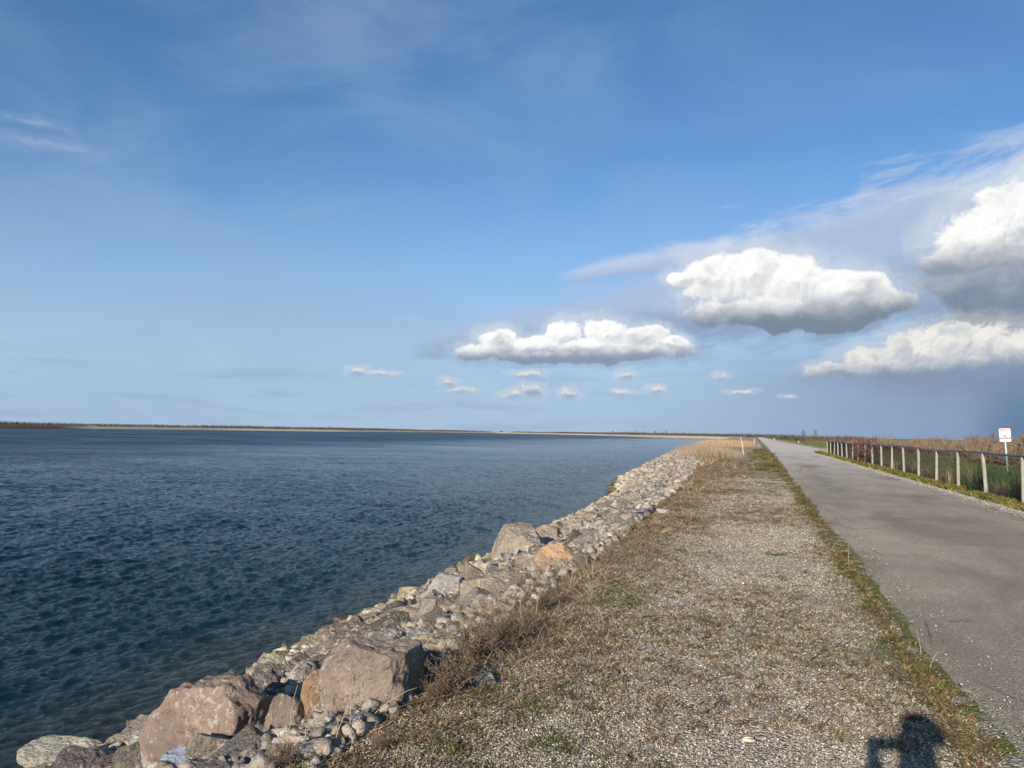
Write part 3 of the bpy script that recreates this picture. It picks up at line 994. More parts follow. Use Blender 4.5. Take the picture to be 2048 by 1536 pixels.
# (px, py, width, height, depth factor, colour, label, extra planes, category, subdivision)
BR = (172, 150, 132)
HERO = [
    (425, 1447, 244, 184, 0.85, (178, 152, 132), 'largest brown boulder with a broad pale scuffed face, lowest on the near slope',
     [(-0.35, -0.9, 0.35, 0.42), (0.85, -0.35, 0.15, 0.78), (0.1, -0.72, -0.7, 0.56), (-0.15, 0.1, 1, 0.60), (0.55, -0.2, 0.85, 0.72), (-0.9, -0.2, 0.5, 0.85)], 6),
    (742, 1362, 186, 158, 0.9, (180, 158, 140), 'tall blocky tan boulder with a smooth front and white streaks near its foot',
     [(-0.25, -0.95, 0.12, 0.45), (0.95, -0.25, 0.1, 0.72), (0.1, 0.0, 1, 0.66), (-0.7, -0.3, 0.7, 0.88)], 6),
    (818, 1340, 68, 100, 1.2, (158, 140, 126), 'narrow brown stone split off against the side of the tall blocky boulder',
     [(0.9, -0.4, 0.1, 0.6), (-0.3, -0.9, 0.3, 0.6)], 5),
    (643, 1405, 70, 132, 1.0, (182, 146, 112), 'upright orange brown stone wedged beside the tall blocky boulder, its foot in shadow',
     [(-0.1, -0.95, 0.25, 0.5), (0.2, 0, 1, 0.8)], 5),
    (577, 1440, 86, 104, 1.0, (164, 144, 128), 'rounded brown stone half in shade between two big boulders', [(-0.5, -0.8, 0.35, 0.6)], 5),
    (492, 1322, 86, 56, 0.9, (196, 186, 158), 'pale cream boulder standing out at the edge of the water', [(-0.3, -0.8, 0.5, 0.5), (0.6, 0.1, 0.8, 0.8)], 5),
    (548, 1330, 56, 40, 0.9, (194, 184, 158), 'smaller cream stone just uphill of the pale boulder at the water', None, 4),
    (366, 1524, 86, 50, 1.0, (176, 186, 200), 'blue grey stone with a bright jagged top below the largest boulder', [(-0.4, -0.6, 0.7, 0.55), (0.8, 0.2, 0.6, 0.7)], 5),
    (172, 1524, 110, 54, 1.0, (112, 102, 98), 'dark rough stone near the bottom corner of the slope', [(-0.3, -0.5, 0.8, 0.8)], 5),
    (120, 1508, 150, 50, 1.0, (190, 182, 162), 'long pale slab sloping down to the water behind the dark stone', [(0.1, -0.5, 0.85, 0.42)], 5),
    (268, 1520, 130, 44, 1.0, (120, 106, 92), 'flat dark brown slab tucked under the largest boulder', [(-0.1, -0.5, 0.85, 0.40)], 5),
    (52, 1530, 60, 30, 1.0, (120, 112, 92), 'small dark green grey stone washed by the water', None, 4),
    (346, 1392, 56, 62, 1.0, (186, 180, 160), 'pale upright stone leaning behind the largest boulder', [(-0.6, -0.7, 0.4, 0.55)], 5),
    (278, 1428, 52, 34, 1.0, (178, 172, 150), 'knobbly cream stone at the waterline below the leaning one', None, 5),
    (245, 1462, 60, 34, 1.0, (120, 108, 98), 'dark sloping stone among cream rubble near the water', None, 4),
    (306, 1478, 80, 40, 1.0, (184, 174, 158), 'flat cream stone touching the shaded end of the largest boulder', [(-0.1, -0.6, 0.8, 0.45)], 4),
    (695, 1282, 120, 58, 1.0, (134, 118, 102), 'dark brown slab lying flat above the tall blocky boulder', [(0.0, -0.55, 0.8, 0.40), (-0.7, -0.5, 0.3, 0.8)], 5),
    (650, 1302, 60, 40, 1.0, (138, 122, 108), 'dark stone at the lower end of the brown slab', None, 4),
    (600, 1358, 58, 62, 1.0, (176, 158, 142), 'round shouldered tan stone above the shaded stone', [(-0.6, -0.7, 0.3, 0.6)], 5),
    (540, 1372, 62, 54, 1.0, (140, 122, 108), 'brown stone with a dark hollow beside it', None, 4),
    (612, 1338, 40, 20, 1.1, (188, 192, 196), 'thin pale grey slab resting on top of rubble', [(0.1, -0.3, 1, 0.4)], 4),
    (868, 1330, 56, 62, 1.0, (132, 132, 138), 'stone whose bluish grey colour stands for the shade of the tall blocky boulder', None, 4),  # the bluish shade is put into this stone's colour
    (966, 1364, 52, 40, 0.9, (180, 168, 152), 'pale stone lying alone among weeds at the gravel edge', [(-0.1, -0.7, 0.7, 0.55)], 4),
    (702, 1452, 66, 34, 1.0, (182, 186, 184), 'whitish grey stone at the foot of the tall blocky boulder', None, 4),
    (735, 1425, 44, 26, 1.0, (150, 156, 152), 'greenish grey stone leaning on the whitish one', None, 4),
    (806, 1398, 60, 26, 1.0, (178, 174, 166), 'flat light grey stone below the narrow split stone', None, 4),
    (830, 1384, 34, 28, 1.0, (150, 138, 128), 'small reddish stone set upright in rubble', None, 4),
    (560, 1506, 66, 44, 1.0, (164, 148, 132), 'brown stone sunk in weeds at the bottom edge', None, 4),
    (512, 1516, 50, 34, 1.0, (158, 144, 130), 'small brown stone just under the shaded side of the largest boulder', None, 4),
    (630, 1482, 46, 26, 1.0, (176, 172, 164), 'light stone poking out of dry weeds', None, 4),
    (810, 1240, 110, 50, 1.0, (176, 154, 136), 'long reddish tan block below the grey domed boulder', [(-0.1, -0.8, 0.55, 0.45)], 5),
    (905, 1228, 70, 46, 1.0, (172, 150, 130), 'square tan block ending the row below the grey dome', [(-0.2, -0.9, 0.3, 0.5)], 5),
    (893, 1178, 82, 58, 1.0, (176, 170, 160), 'grey domed boulder with fine upright grooves', [(-0.5, -0.75, 0.4, 0.55), (0.95, -0.2, 0.1, 0.72)], 5),
    (958, 1178, 70, 56, 1.0, (176, 158, 138), 'tan boulder right after the grey dome', [(-0.3, -0.9, 0.35, 0.5)], 5),
    (985, 1212, 80, 46, 1.0, (172, 154, 134), 'cracked tan boulder bordering the dead bushes', None, 5),
    (1015, 1168, 100, 48, 1.0, (170, 152, 134), 'broad ridged brown boulder in the middle cluster', [(-0.1, -0.7, 0.7, 0.5)], 5),
    (1012, 1192, 60, 26, 1.0, (170, 152, 132), 'low brown stone under the ridged boulder', None, 4),
    (1042, 1092, 108, 84, 1.0, (172, 154, 136), 'biggest boulder of the middle cluster with a dark notch on its side', [(-0.5, -0.75, 0.4, 0.6), (0.1, -0.4, 0.9, 0.7)], 5),
    (1096, 1082, 70, 58, 1.0, (176, 158, 138), 'smooth backed tan boulder next to the deep crack', [(0.9, -0.3, 0.3, 0.65), (0, -0.7, 0.7, 0.6)], 5),
    (1072, 1122, 80, 36, 1.0, (168, 150, 132), 'worn brown boulder between the notched one and the orange one', None, 5),
    (1114, 1118, 88, 62, 1.0, (194, 160, 126), 'orange tinted rounded boulder at the gravel side of the cluster', [(-0.2, -0.85, 0.5, 0.6)], 5),
    (1160, 1122, 34, 40, 1.0, (132, 118, 108), 'dark stone behind the orange tinted boulder', None, 4),
    (1137, 1074, 46, 26, 1.0, (198, 160, 122), 'bright orange triangular slab above the orange boulder', [(-0.1, -0.7, 0.7, 0.45)], 4),
    (1118, 1058, 44, 28, 1.0, (170, 150, 132), 'brown stone across the crack from the smooth backed boulder', None, 4),
    (1148, 1054, 50, 22, 1.0, (168, 148, 128), 'flat topped brown stone at the skyline of the cluster', None, 4),
    (1190, 1036, 70, 26, 1.0, (172, 152, 134), 'long brown stone beyond the middle cluster', None, 4),
    (1180, 1023, 24, 24, 1.0, (186, 180, 172), 'pointed grey stone sticking up at the water side', [(-0.8, -0.3, 0.5, 0.5)], 4),
    (1326, 1024, 26, 14, 1.0, (214, 210, 202), 'whitish stone lying alone on the crest', None, 4),
    (1298, 925, 14, 8, 1.0, (120, 108, 96), 'dark stone far down the slope near the bend', None, 3),
    (955, 1138, 54, 34, 1.0, (192, 182, 160), 'light stone above the tan boulder at the waterside', None, 4),
    (768, 1228, 52, 26, 1.0, (192, 184, 164), 'cream block on the water edge past the dark slab', None, 4),
    (715, 1240, 34, 22, 1.0, (196, 188, 164), 'squarish cream stone catching the sun at the water', None, 4),
    (760, 1310, 50, 26, 1.0, (182, 180, 174), 'light grey stone above the top of the tall blocky boulder', None, 4),
    (800, 1290, 56, 30, 1.0, (166, 168, 166), 'grey broken stone between the tan block and the dead bush', None, 4),
    (838, 1270, 50, 30, 1.0, (170, 168, 162), 'mid grey stone beside the grey rubble patch', None, 4),
]
hero_discs = []
for k, (px, py, wp, hp, df, c, lab, pl, sub) in enumerate(HERO):
    sub = 6 if wp > 75 else max(sub, 5)
    g = hit(px, min(py + 0.22 * hp, 1700))
    D = depth(g) + 0.06
    w_, h_ = wp / F * D * 1.10, hp / F * D * 1.16
    dp = (w_ + h_) * 0.5 * df
    p = np.array(CAM) + np.array(ray(px, py + 0.05 * hp)) * (D / ray(px, py).dot(FWD))
    me = rock_mesh('boulder', 100 + k * 7, sub, (w_, dp, h_), pl, rough=0.06, nrand=(4 if pl else 4), tight=0.70)
    o = link('boulder', me, None, Vector(p))
    o.rotation_euler = (0, 0, YAW)
    cw = (c[0] * 0.985, c[1] * 1.01, c[2] * 1.02)
    o.color = (*srgb(*cw), 1)
    tag(o, lab, 'boulder', 'boulders on the dike slope')
    hero_discs.append((p[0], p[1], max(w_, dp) * 0.5, px, py, wp, hp))
HD = np.array([h[:3] for h in hero_discs])

# loose riprap: single stones near the viewer, then the rubble mass
rk = np.random.default_rng(21)
VARS = [rock_mesh('riprap_stone', 900 + i, 5, (1, rk.uniform(0.6, 0.95), rk.uniform(0.45, 0.8)), None, nrand=4, rough=0.035, tight=0.6) for i in range(16)]


def slope_points(n, y0, y1, tlo=-0.05, thi=1.06):
    y = y0 + (np.exp(rk.uniform(0, 1, n) * math.log((y1 + 3) / (y0 + 3))) * (y0 + 3) - (y0 + 3))
    t = rk.uniform(tlo, thi, n)
    c, s = crest(y), shore(y)
    x = c + (s - c) * t
    return x, y, t


cand = []
x, y, t = slope_points(6000, 0.0, 26, 0.03, 1.03)
z = gz(x, y)
px, py, dz = project(np.stack([x, y, z], 1))
ok = (dz > 1.5) & (px > -40) & (px < 2048) & (py < 1600)
x, y, t, z, dz = x[ok], y[ok], t[ok], z[ok], dz[ok]
placed = []
SIZE = []
for i in range(len(x)):
    s = float((0.2 + 0.34 * rk.random() ** 1.6) * (1.0 + 0.015 * dz[i]) * min(1.0, 0.35 + dz[i] * 0.07))
    if np.min(np.hypot(HD[:, 0] - x[i], HD[:, 1] - y[i]) - HD[:, 2] * 0.8) < s * 0.2:
        continue
    if placed and np.min(np.hypot(np.array(placed)[:, 0] - x[i], np.array(placed)[:, 1] - y[i]) - np.array(SIZE) * 0.5) < s * 0.36:
        continue
    placed.append((x[i], y[i], z[i], t[i], dz[i]))
    SIZE.append(s)
    if len(placed) >= 240:
        break
CREAM = [(186, 174, 146), (178, 166, 136), (192, 182, 156), (170, 158, 132)]
GREY = [(152, 143, 130), (164, 154, 141), (130, 122, 112), (174, 164, 151)]
TAN = [(168, 154, 136), (154, 140, 122), (176, 163, 145), (132, 120, 106)]
for (x_, y_, z_, t_v, d_v), s in zip(placed, SIZE):
    wetk = 0.42 if t_v > 0.965 else 1.0
    zone = 'cream' if t_v + rk.normal() * 0.1 > 0.72 else ('grey' if rk.random() < 0.5 + 0.3 * (t_v < 0.3) else 'tan')
    c = {'cream': CREAM, 'grey': GREY, 'tan': TAN}[zone][rk.integers(0, 4)]
    o = link('riprap_stone', VARS[rk.integers(0, len(VARS))], None, (x_, y_, z_ + 0.10 * s))
    o.scale = (s, s, s)
    o.rotation_euler = (rk.normal() * 0.4, rk.normal() * 0.4, rk.uniform(0, 6.28))
    kc = rk.uniform(0.72, 1.1) * wetk
    o.color = (*[v * kc for v in srgb(*c)], 1)
    lab = {'cream': 'cream angular stone among the loose rock beside the water', 'grey': 'grey angular stone among the loose rock on the slope',
           'tan': 'tan angular stone among the loose rock on the slope'}[zone]
    tag(o, lab, 'stone', zone + ' stones of the loose rock facing')


def hull_rock(seed):
    r = np.random.default_rng(seed)
    p = r.uniform(-1, 1, (9, 3))
    p = p / np.abs(p).max(1)[:, None] * r.uniform(0.75, 1, (9, 1)) * 0.5
    p = p @ np.linalg.qr(r.normal(size=(3, 3)))[0]
    bm = bmesh.new()
    for c in p:
        bm.verts.new(c)
    bmesh.ops.convex_hull(bm, input=bm.verts)
    for v in [v for v in bm.verts if not v.link_faces]:
        bm.verts.remove(v)
    bmesh.ops.triangulate(bm, faces=bm.faces)
    bm.verts.index_update()
    V = np.array([v.co[:] for v in bm.verts])
    T = np.array([[v.index for v in f.verts] for f in bm.faces])
    bm.free()
    V -= (V.max(0) + V.min(0)) / 2
    return V / (V.max(0) - V.min(0)), T


def stone_mass(name, x, y, z, s, cols, flat, seed, mat, sub=2, nv=24):
    if sub:
        hulls = [hull_rock(seed + i) for i in range(nv)]
        m_ = max(len(h[0]) for h in hulls)
        mt = max(len(h[1]) for h in hulls)
        base = [np.concatenate([h[0], np.repeat(h[0][:1], m_ - len(h[0]), 0)]) for h in hulls]
        TT = [h[1] for h in hulls]
    else:
        b0 = np.array([[1, 0, 0], [0, 1, 0], [-1, 0, 0], [0, -1, 0], [0, 0, 1], [0, 0, -1]], float) * 0.5
        base = [b0 * rk.uniform(0.7, 1.3, (6, 3)) + rk.normal(0, 0.13, (6, 3)) for i in range(nv)]
        TT = [np.array([[0, 1, 4], [1, 2, 4], [2, 3, 4], [3, 0, 4], [1, 0, 5], [2, 1, 5], [3, 2, 5], [0, 3, 5]])] * nv
    nvert = len(base[0])
    B = np.stack(base)
    n = len(x)
    sel = rk.integers(0, nv, n)
    V = B[sel] * np.array([1, 1, 1.0])
    sc3 = np.stack([np.ones(n), rk.uniform(0.65, 1, n), rk.uniform(flat * 0.8, flat * 1.25, n)], 1)
    V = V * sc3[:, None, :]
    a = rk.uniform(0, 6.28, n)
    tx = rk.normal(0, 0.3, n)
    ca, sa = np.cos(a)[:, None], np.sin(a)[:, None]
    ct, st = np.cos(tx)[:, None], np.sin(tx)[:, None]
    X, Y, Z = V[:, :, 0], V[:, :, 1], V[:, :, 2]
    Y, Z = Y * ct - Z * st, Y * st + Z * ct
    X, Y = X * ca - Y * sa, X * sa + Y * ca
    V = np.stack([X, Y, Z], -1) * np.asarray(s)[:, None, None] + np.stack([x, y, z], 1)[:, None, :]
    Tt = np.concatenate([(TT[v_][None] + (np.where(sel == v_)[0] * nvert)[:, None, None]).reshape(-1, 3) for v_ in range(nv)])
    return mesh_np(name, V.reshape(-1, 3), [Tt], mat, False, np.repeat(cols, nvert, 0))


def mass_cols(t, n, crm=0.75):
    zn = t + rk.normal(0, 0.12, n)
    g = pick([srgb(*c) for c in GREY + TAN[:2]], n, 0.12)
    tn_ = pick([srgb(*c) for c in TAN + GREY[:2]], n, 0.12)
    cr_ = pick([srgb(*c) for c in CREAM], n, 0.10)
    out = np.where((zn < 0.4)[:, None], g, np.where((zn < crm)[:, None], tn_, cr_))
    wet = (t > 0.945 + 0.01 * rk.normal(size=n))[:, None]
    return np.where(wet, out * np.array([0.28, 0.26, 0.2]), out)


parts_x, parts_y, parts_t, parts_s = [], [], [], []
for n, y0, y1, s0, s1, tl in ((16000, 0.3, 16, 0.04, 0.17, -0.03), (12000, 12, 60, 0.09, 0.34, -0.02), (9000, 45, 200, 0.18, 0.55, 0.0), (4000, 180, 900, 0.5, 1.2, 0.0)):
    x, y, t = slope_points(n, y0, y1, tl, 1.05)
    px, py, dz = project(np.stack([x, y, gz(x, y)], 1))
    ok = (dz > 1) & (px > -120) & (px < 2200) & (py < 1700)
    x, y, t = x[ok], y[ok], t[ok]
    parts_x.append(x)
    parts_y.append(y)
    parts_t.append(t)
    parts_s.append(s0 + (s1 - s0) * rk.random(len(x)) ** 2)
x, y, t, s = map(np.concatenate, (parts_x, parts_y, parts_t, parts_s))
me = stone_mass('rubble', x, y, gz(x, y) + 0.12 * s, s, mass_cols(t, len(x)), 0.7, 3000, M_ROCKS)
tag(link('rubble', me), 'small broken rock filling the slope between the boulders', 'rubble', kind='stuff')

# gravel chips lying on the crest
n = 430000
u = rk.random(n)
y = 1.9 * np.exp(u * math.log(30 / 1.9)) + 0
x = crest(y) - 0.25 + (1.55 - crest(y) + 0.25) * rk.random(n)
px, py, dz = project(np.stack([x, y, gz(x, y)], 1))
ok = (dz > 1.5) & (px > 200) & (py < 1640) & (px < 2100)
ok &= (x < 1.10) | (rk.random(n) < 0.06)
ok &= (fbm2(x, y, 0.5, 201, 4) + 0.5 * fbm2(x, y, 2.5, 202, 3) + 0.35 * rk.normal(size=n)) < 0.50 - 0.03 * y - 0.35 * np.clip(1 - (x - crest(y)) / 1.4, 0, 1)
x, y = x[ok], y[ok]
s = rk.uniform(0.005, 0.014, len(x)) * (1 + 0.05 * y)
gc = pick([srgb(*c) for c in ((148, 139, 124), (130, 121, 107), (162, 152, 136), (106, 97, 84), (178, 169, 152), (138, 124, 106), (202, 194, 178), (122, 113, 100))], len(x), 0.12)
n5 = 14000
y5 = 15 * np.exp(rk.random(n5) * math.log(75 / 15.0))
x5 = 5.34 + rk.normal(0, 0.22, n5)
s5 = rk.uniform(0.010, 0.024, n5) * (1 + 0.012 * y5)
x, y, s = np.r_[x, x5], np.r_[y, y5], np.r_[s, s5]
gc = np.concatenate([gc, pick([srgb(*c) for c in ((150, 143, 129), (170, 162, 148), (126, 118, 104), (190, 183, 170))], n5, 0.1)])
zz_ = np.where((x > 1.15) & (x < 5.35), 0.038, gz(x, y) + 0.012 * (x > 5)) + 0.15 * s
me = stone_mass('gravel', x, y, zz_, s, gc, 0.65, 5000, M_STONE, sub=0, nv=60)
tag(link('gravel', me), 'crushed stone chips strewn over the dike crest', 'gravel', kind='stuff')

# ------------------------------------------------------------------ weeds and grasses
GREENS = [srgb(78, 80, 38), srgb(92, 90, 46), srgb(66, 70, 34), srgb(106, 100, 56)]
BROWNS = [srgb(118, 98, 74), srgb(94, 74, 54), srgb(142, 122, 94), srgb(80, 62, 48)]
REDS = [srgb(104, 60, 48), srgb(92, 62, 48), srgb(118, 84, 60)]
STRAW = [srgb(158, 138, 110), srgb(140, 119, 94), srgb(172, 152, 124), srgb(116, 98, 78)]


def tufts(n, xf, y0, y1, per, rad, H, W, lean, cols, mask=None, jit=0.18, pure=True):
    """clumps of small leaves: returns blade arrays"""
    y = (y0 + 2) * np.exp(rk.random(n) * math.log((y1 + 2) / (y0 + 2))) - 2
    x = xf(y, n)
    if mask is not None:
        ok = mask(x, y)
        x, y = x[ok], y[ok]
    n = len(x)
    cc = pick(cols, n, jit)
    X = np.repeat(x, per) + rk.normal(0, rad, n * per)
    Y = np.repeat(y, per) + rk.normal(0, rad, n * per)
    P = np.stack([X, Y, np.where((X > 1.2) & (X < 5.0), 0.02, gz(X, Y)) - 0.004], 1)
    g = 1 + 0.02 * Y
    return P, rk.uniform(*H, n * per) * g, rk.uniform(*W, n * per) * g, rk.uniform(*lean, n * per), rk.uniform(0, 6.28, n * per), np.clip(np.repeat(cc, per, 0) * rk.normal(1, 0.15, (n * per, 1)), 0.004, 1)


def join(*sets):
    return [np.concatenate([s[i] for s in sets]) for i in range(6)]


def patchy(scale, thr, seed):
    return lambda x, y: fbm2(x, y, scale, seed, 3) > thr


inner = lambda y, n: crest(y) - 0.1 + (1.1 - crest(y) + 0.1) * rk.random(n)
low = join(
    tufts(15500, inner, 1.9, 50, 8, 0.028, (0.014, 0.038), (0.005, 0.011), (0.8, 2.0), BROWNS + BROWNS + STRAW + REDS[1:2] + GREENS[:2], patchy(0.6, -0.10, 41)),
    tufts(6500, inner, 1.9, 30, 8, 0.028, (0.014, 0.036), (0.006, 0.012), (0.8, 2.0), GREENS + BROWNS[:1], patchy(0.8, 0.15, 42)),
    tufts(260, inner, 1.9, 12, 7, 0.014, (0.01, 0.028), (0.005, 0.010), (0.6, 1.6), REDS, None),
    tufts(5500, lambda y, n: crest(y) - 0.15 + np.abs(rk.normal(0, 0.5, n)) * (1 + y * 0.05), 1.5, 60, 9, 0.035, (0.015, 0.05), (0.004, 0.010), (0.8, 2.2), BROWNS + STRAW[:2] + GREENS[:1], patchy(0.5, -0.5, 43)),
)
tag(link('low_weeds', blade_mesh('low_weeds', *low, M_TINT, seg=2)), 'low brown and green weeds creeping over the gravel', 'weeds', kind='stuff')

edge = join(
    tufts(2600, lambda y, n: 1.0 + 0.003 * y + rk.normal(0, 0.046, n) * (1 + 0.03 * y), 1.6, 75, 10, 0.025, (0.015, 0.04), (0.006, 0.013), (0.6, 1.8), GREENS + BROWNS + REDS[2:], patchy(1.6, -0.45, 51)),
    tufts(120, lambda y, n: 1.0 + rk.normal(0, 0.05, n), 1.6, 40, 14, 0.025, (0.035, 0.07), (0.007, 0.014), (0.5, 1.4), GREENS, patchy(1.1, 0.0, 52)),
    tufts(2200, lambda y, n: 0.9 - np.abs(rk.normal(0, 0.5, n)), 28, 90, 10, 0.08, (0.04, 0.10), (0.01, 0.02), (0.6, 1.6), GREENS + BROWNS[2:3], patchy(0.25, -0.2, 53)),
)
tag(link('verge_weeds', blade_mesh('verge_weeds', *edge, M_TINT, seg=2)), 'strip of green weeds along the edge of the asphalt', 'weeds', kind='stuff')

# tangled dead grass on the crest edge
def crest_grass(n, y0, y1, off, sp, H, W, lean, cols, seed, thr):
    return tufts(n, lambda y, m: crest(y) + off + rk.normal(0, sp, m) * (1 + y * 0.03), y0, y1, 9, 0.06, H, W, lean, cols, patchy(0.45, thr, seed))


dead = join(
    crest_grass(2000, 2.0, 14, 0.22, 0.28, (0.02, 0.07), (0.0022, 0.004), (0.8, 2.4), STRAW + BROWNS, 61, -0.35),
    crest_grass(420, 4.5, 14, 0.1, 0.3, (0.06, 0.17), (0.003, 0.005), (0.5, 1.8), STRAW + BROWNS[:1], 62, -0.4),
    crest_grass(2200, 12, 60, 0.25, 0.45, (0.03, 0.10), (0.006, 0.012), (0.8, 2.4), STRAW + BROWNS, 63, -0.3),
    crest_grass(500, 20, 60, -0.8, 0.7, (0.10, 0.28), (0.008, 0.015), (0.4, 1.4), STRAW, 64, 0.0),
)
tag(link('dead_grass', blade_mesh('dead_grass', *dead, M_TINT, seg=3)), 'tangled straw coloured grass hanging over the edge of the slope', 'grass', kind='stuff')

green = join(*[tufts(int(10 + 1500 * r * r), lambda y, m, a=a, r=r: a[0] + rk.normal(0, r, m), a[1] - r * 1.6, a[1] + r * 1.6, 9, 0.03, (0.012, 0.035), (0.008, 0.016), (0.8, 2.0), [srgb(62, 84, 34), srgb(78, 96, 42), srgb(100, 104, 56)])
               for (q_, r) in (((1240, 1178), 0.24), ((1225, 1205), 0.16), ((1548, 1108), 0.10), ((1160, 1115), 0.12), ((1330, 1010), 0.2), ((1105, 1492), 0.05), ((1060, 1412), 0.04), ((890, 1500), 0.05)) for a in [hit(*q_)]])
tag(link('clover', blade_mesh('clover', *green, M_TINT, seg=2)), 'fresh green clover patches in the gravel', 'clover', kind='stuff')

# big tuft of pale dead grass where the bank bends, and smaller ones beyond
n = 9500
ty = rk.uniform(54, 80, n)
tx = crest(ty) + 1.2 + rk.normal(0, 1.15, n)
ok = tx < -0.8
tx, ty = tx[ok], ty[ok]
hh = rk.uniform(0.35, 0.95, len(tx)) * (1 + 0.3 * fbm2(tx, ty, 0.5, 66, 2)) * (1 - 0.30 * np.abs(tx - crest(ty) - 1.2) / 2.5)
A1 = (np.stack([tx, ty, gz(tx, ty)], 1), np.maximum(hh, 0.25), np.full(len(tx), 0.014), rk.uniform(0.1, 0.6, len(tx)), rk.uniform(0, 6.28, len(tx)), pick([srgb(150, 132, 110), srgb(132, 114, 94), srgb(164, 146, 124)], len(tx), 0.12))
n = 5000
ty = rk.uniform(105, 170, n)
tx = crest(ty) + 4.0 + rk.normal(0, 2.0, n)
A2 = (np.stack([tx, ty, gz(tx, ty)], 1), rk.uniform(0.4, 1.0, n), np.full(n, 0.03), rk.uniform(0.1, 0.6, n), rk.uniform(0, 6.28, n), pick([srgb(178, 150, 124), srgb(150, 126, 98)], n, 0.12))
tag(link('tall_dead_grass', blade_mesh('tall_dead_grass', *join(A1, A2), M_TINT, seg=3)), 'pinkish tan tall dead grass massed where the bank bends', 'grass', kind='stuff')

# right side: weeds at the fence foot and the green field beyond
rf = join(
    tufts(3400, lambda y, m: 5.78 + rk.normal(0, 0.13, m), 14, 80, 10, 0.06, (0.05, 0.14), (0.010, 0.02), (0.5, 1.5), GREENS + [srgb(142, 140, 58), srgb(150, 132, 84)], patchy(0.5, -0.6, 71)),
    tufts(500, lambda y, m: 6.3 + np.abs(rk.normal(0, 0.3, m)), 14, 72, 8, 0.07, (0.10, 0.40), (0.006, 0.012), (0.3, 1.1), STRAW + BROWNS + GREENS[2:3], patchy(0.4, -0.3, 72)),
)
tag(link('fence_weeds', blade_mesh('fence_weeds', *rf, M_TINT, seg=3)), 'yellow green weeds and dead stems along the foot of the fence', 'weeds', kind='stuff')
n = 60000
ty = 18 * np.exp(rk.random(n) * math.log(400 / 18.0))
tx = 6.7 + 9.5 * rk.random(n)
ok = ~((ty > 78) & (tx < 9.0))
tx, ty = tx[ok], ty[ok]
n = len(tx)
fg = pick([srgb(80, 94, 44), srgb(94, 106, 52), srgb(70, 84, 40), srgb(116, 112, 68)], n, 0.15)
tag(link('field_grass', blade_mesh('field_grass', np.stack([tx, ty, gz(tx, ty)], 1), rk.uniform(0.06, 0.16, n) * (1 + ty * 0.004), np.maximum(0.012, ty * 0.0005), rk.uniform(0.3, 1.2, n), rk.uniform(0, 6.28, n), fg, M_TINT, seg=2)),
    'mown green grass beyond the fence', 'grass', kind='stuff')

# single dead stalks standing in the gravel and among the stones
M_STEM = mat_plain('dry_stem', srgb(168, 146, 116), 0.85, 0.25, 30)
M_SEED = mat_plain('dry_seed', srgb(118, 94, 72), 0.9, 0.3, 60)
M_TWIG = mat_plain('grey_twig', srgb(104, 88, 74), 0.9, 0.25, 30)


def stalk(p, hpx, leanv, lab, heads=1, seed=0):
    r = np.random.default_rng(seed)
    h = hpx / F * depth(p)
    root = empty('dry_weed', Vector(p) - Vector((0, 0, 0.01)), label=lab, cat='weed', group='dead weed stalks')
    mb = MB()
    k = np.linspace(0, 1, 9)
    R0n = np.array(R0)
    pts = np.stack([R0n * (leanv * h * kk ** 1.7) + np.array([0, 0, h * kk]) + r.normal(0, 0.012 * h, 3) * kk for kk in k])
    mb.tube(pts, np.linspace(0.0028, 0.0012, 9) * (0.7 + depth(p) * 0.08), 5)
    for j in range(3):
        a = pts[3 + j]
        d = r.normal(0, 1, 3) * np.array([1, 1, 0.3]) * 0.12 * h
        mb.tube(np.stack([a, a + d * 0.5 + [0, 0, 0.02 * h], a + d + [0, 0, 0.01 * h]]), [0.0014, 0.001, 0.0006], 4)
    mb.build('stem', M_STEM, root)
    if heads:
        sb = MB()
        for j in range(26):
            c = pts[-1] + r.normal(0, 1, 3) * np.array([0.25, 0.25, 1]) * 0.075 * h - np.array([0, 0, 0.08 * h])
            d = r.normal(0, 0.02 * h, 3) + np.array([0, 0, 0.025 * h])
            sb.tube(np.stack([c, c + d]), [0.0024, 0.0008], 4)
        sb.build('seed_head', M_SEED, root)


for k, (q_, hpx, ln, lab, hd) in enumerate([
    ((573, 1520), 150, 0.10, 'tall straight straw stalk in front of the shaded stones', 0),
    ((612, 1496), 100, 0.55, 'leaning weed stalk with a bushy seed head before the shaded stone', 1),
    ((610, 1500), 66, 0.0, 'short brown weed with a round seed head before the shaded stone', 1),
    ((700, 1462), 118, 0.02, 'thin dark stalk rising before the face of the tall blocky boulder', 1),
    ((668, 1500), 120, 0.35, 'bent straw stalk arching up beside the whitish stone', 0),
    ((742, 1440), 70, 1.3, 'long straw stalk bowed over the gap behind the boulder', 0),
    ((1000, 1275), 70, 0.1, 'dry weed among the dead bushes', 1),
    ((1042, 1262), 80, -0.05, 'slender straw weed just past the dead bushes', 1),
    ((1072, 1230), 60, 0.15, 'dry weed by the ridged boulder', 1),
    ((1140, 1180), 55, 0.2, 'straw weed near the orange tinted boulder', 0),
    ((1182, 1150), 45, 0.3, 'thin straw weed uphill of the dark stone', 0),
    ((1574, 1085), 38, 0.05, 'single thin stalk standing in open gravel', 0),
    ((1483, 1098), 34, 0.1, 'faint thin stalk in open gravel further from the road', 0),
    ((1697, 1130), 44, 0.0, 'straw stalk standing at the asphalt edge', 0),
    ((1842, 1310), 52, -0.15, 'straw stalk rising from the green clump at the asphalt edge', 0),
    ((1860, 1335), 36, 0.5, 'short straw stalk leaning over the asphalt', 0),
]):
    stalk(hit(*q_), hpx, ln, lab, hd, 300 + k)


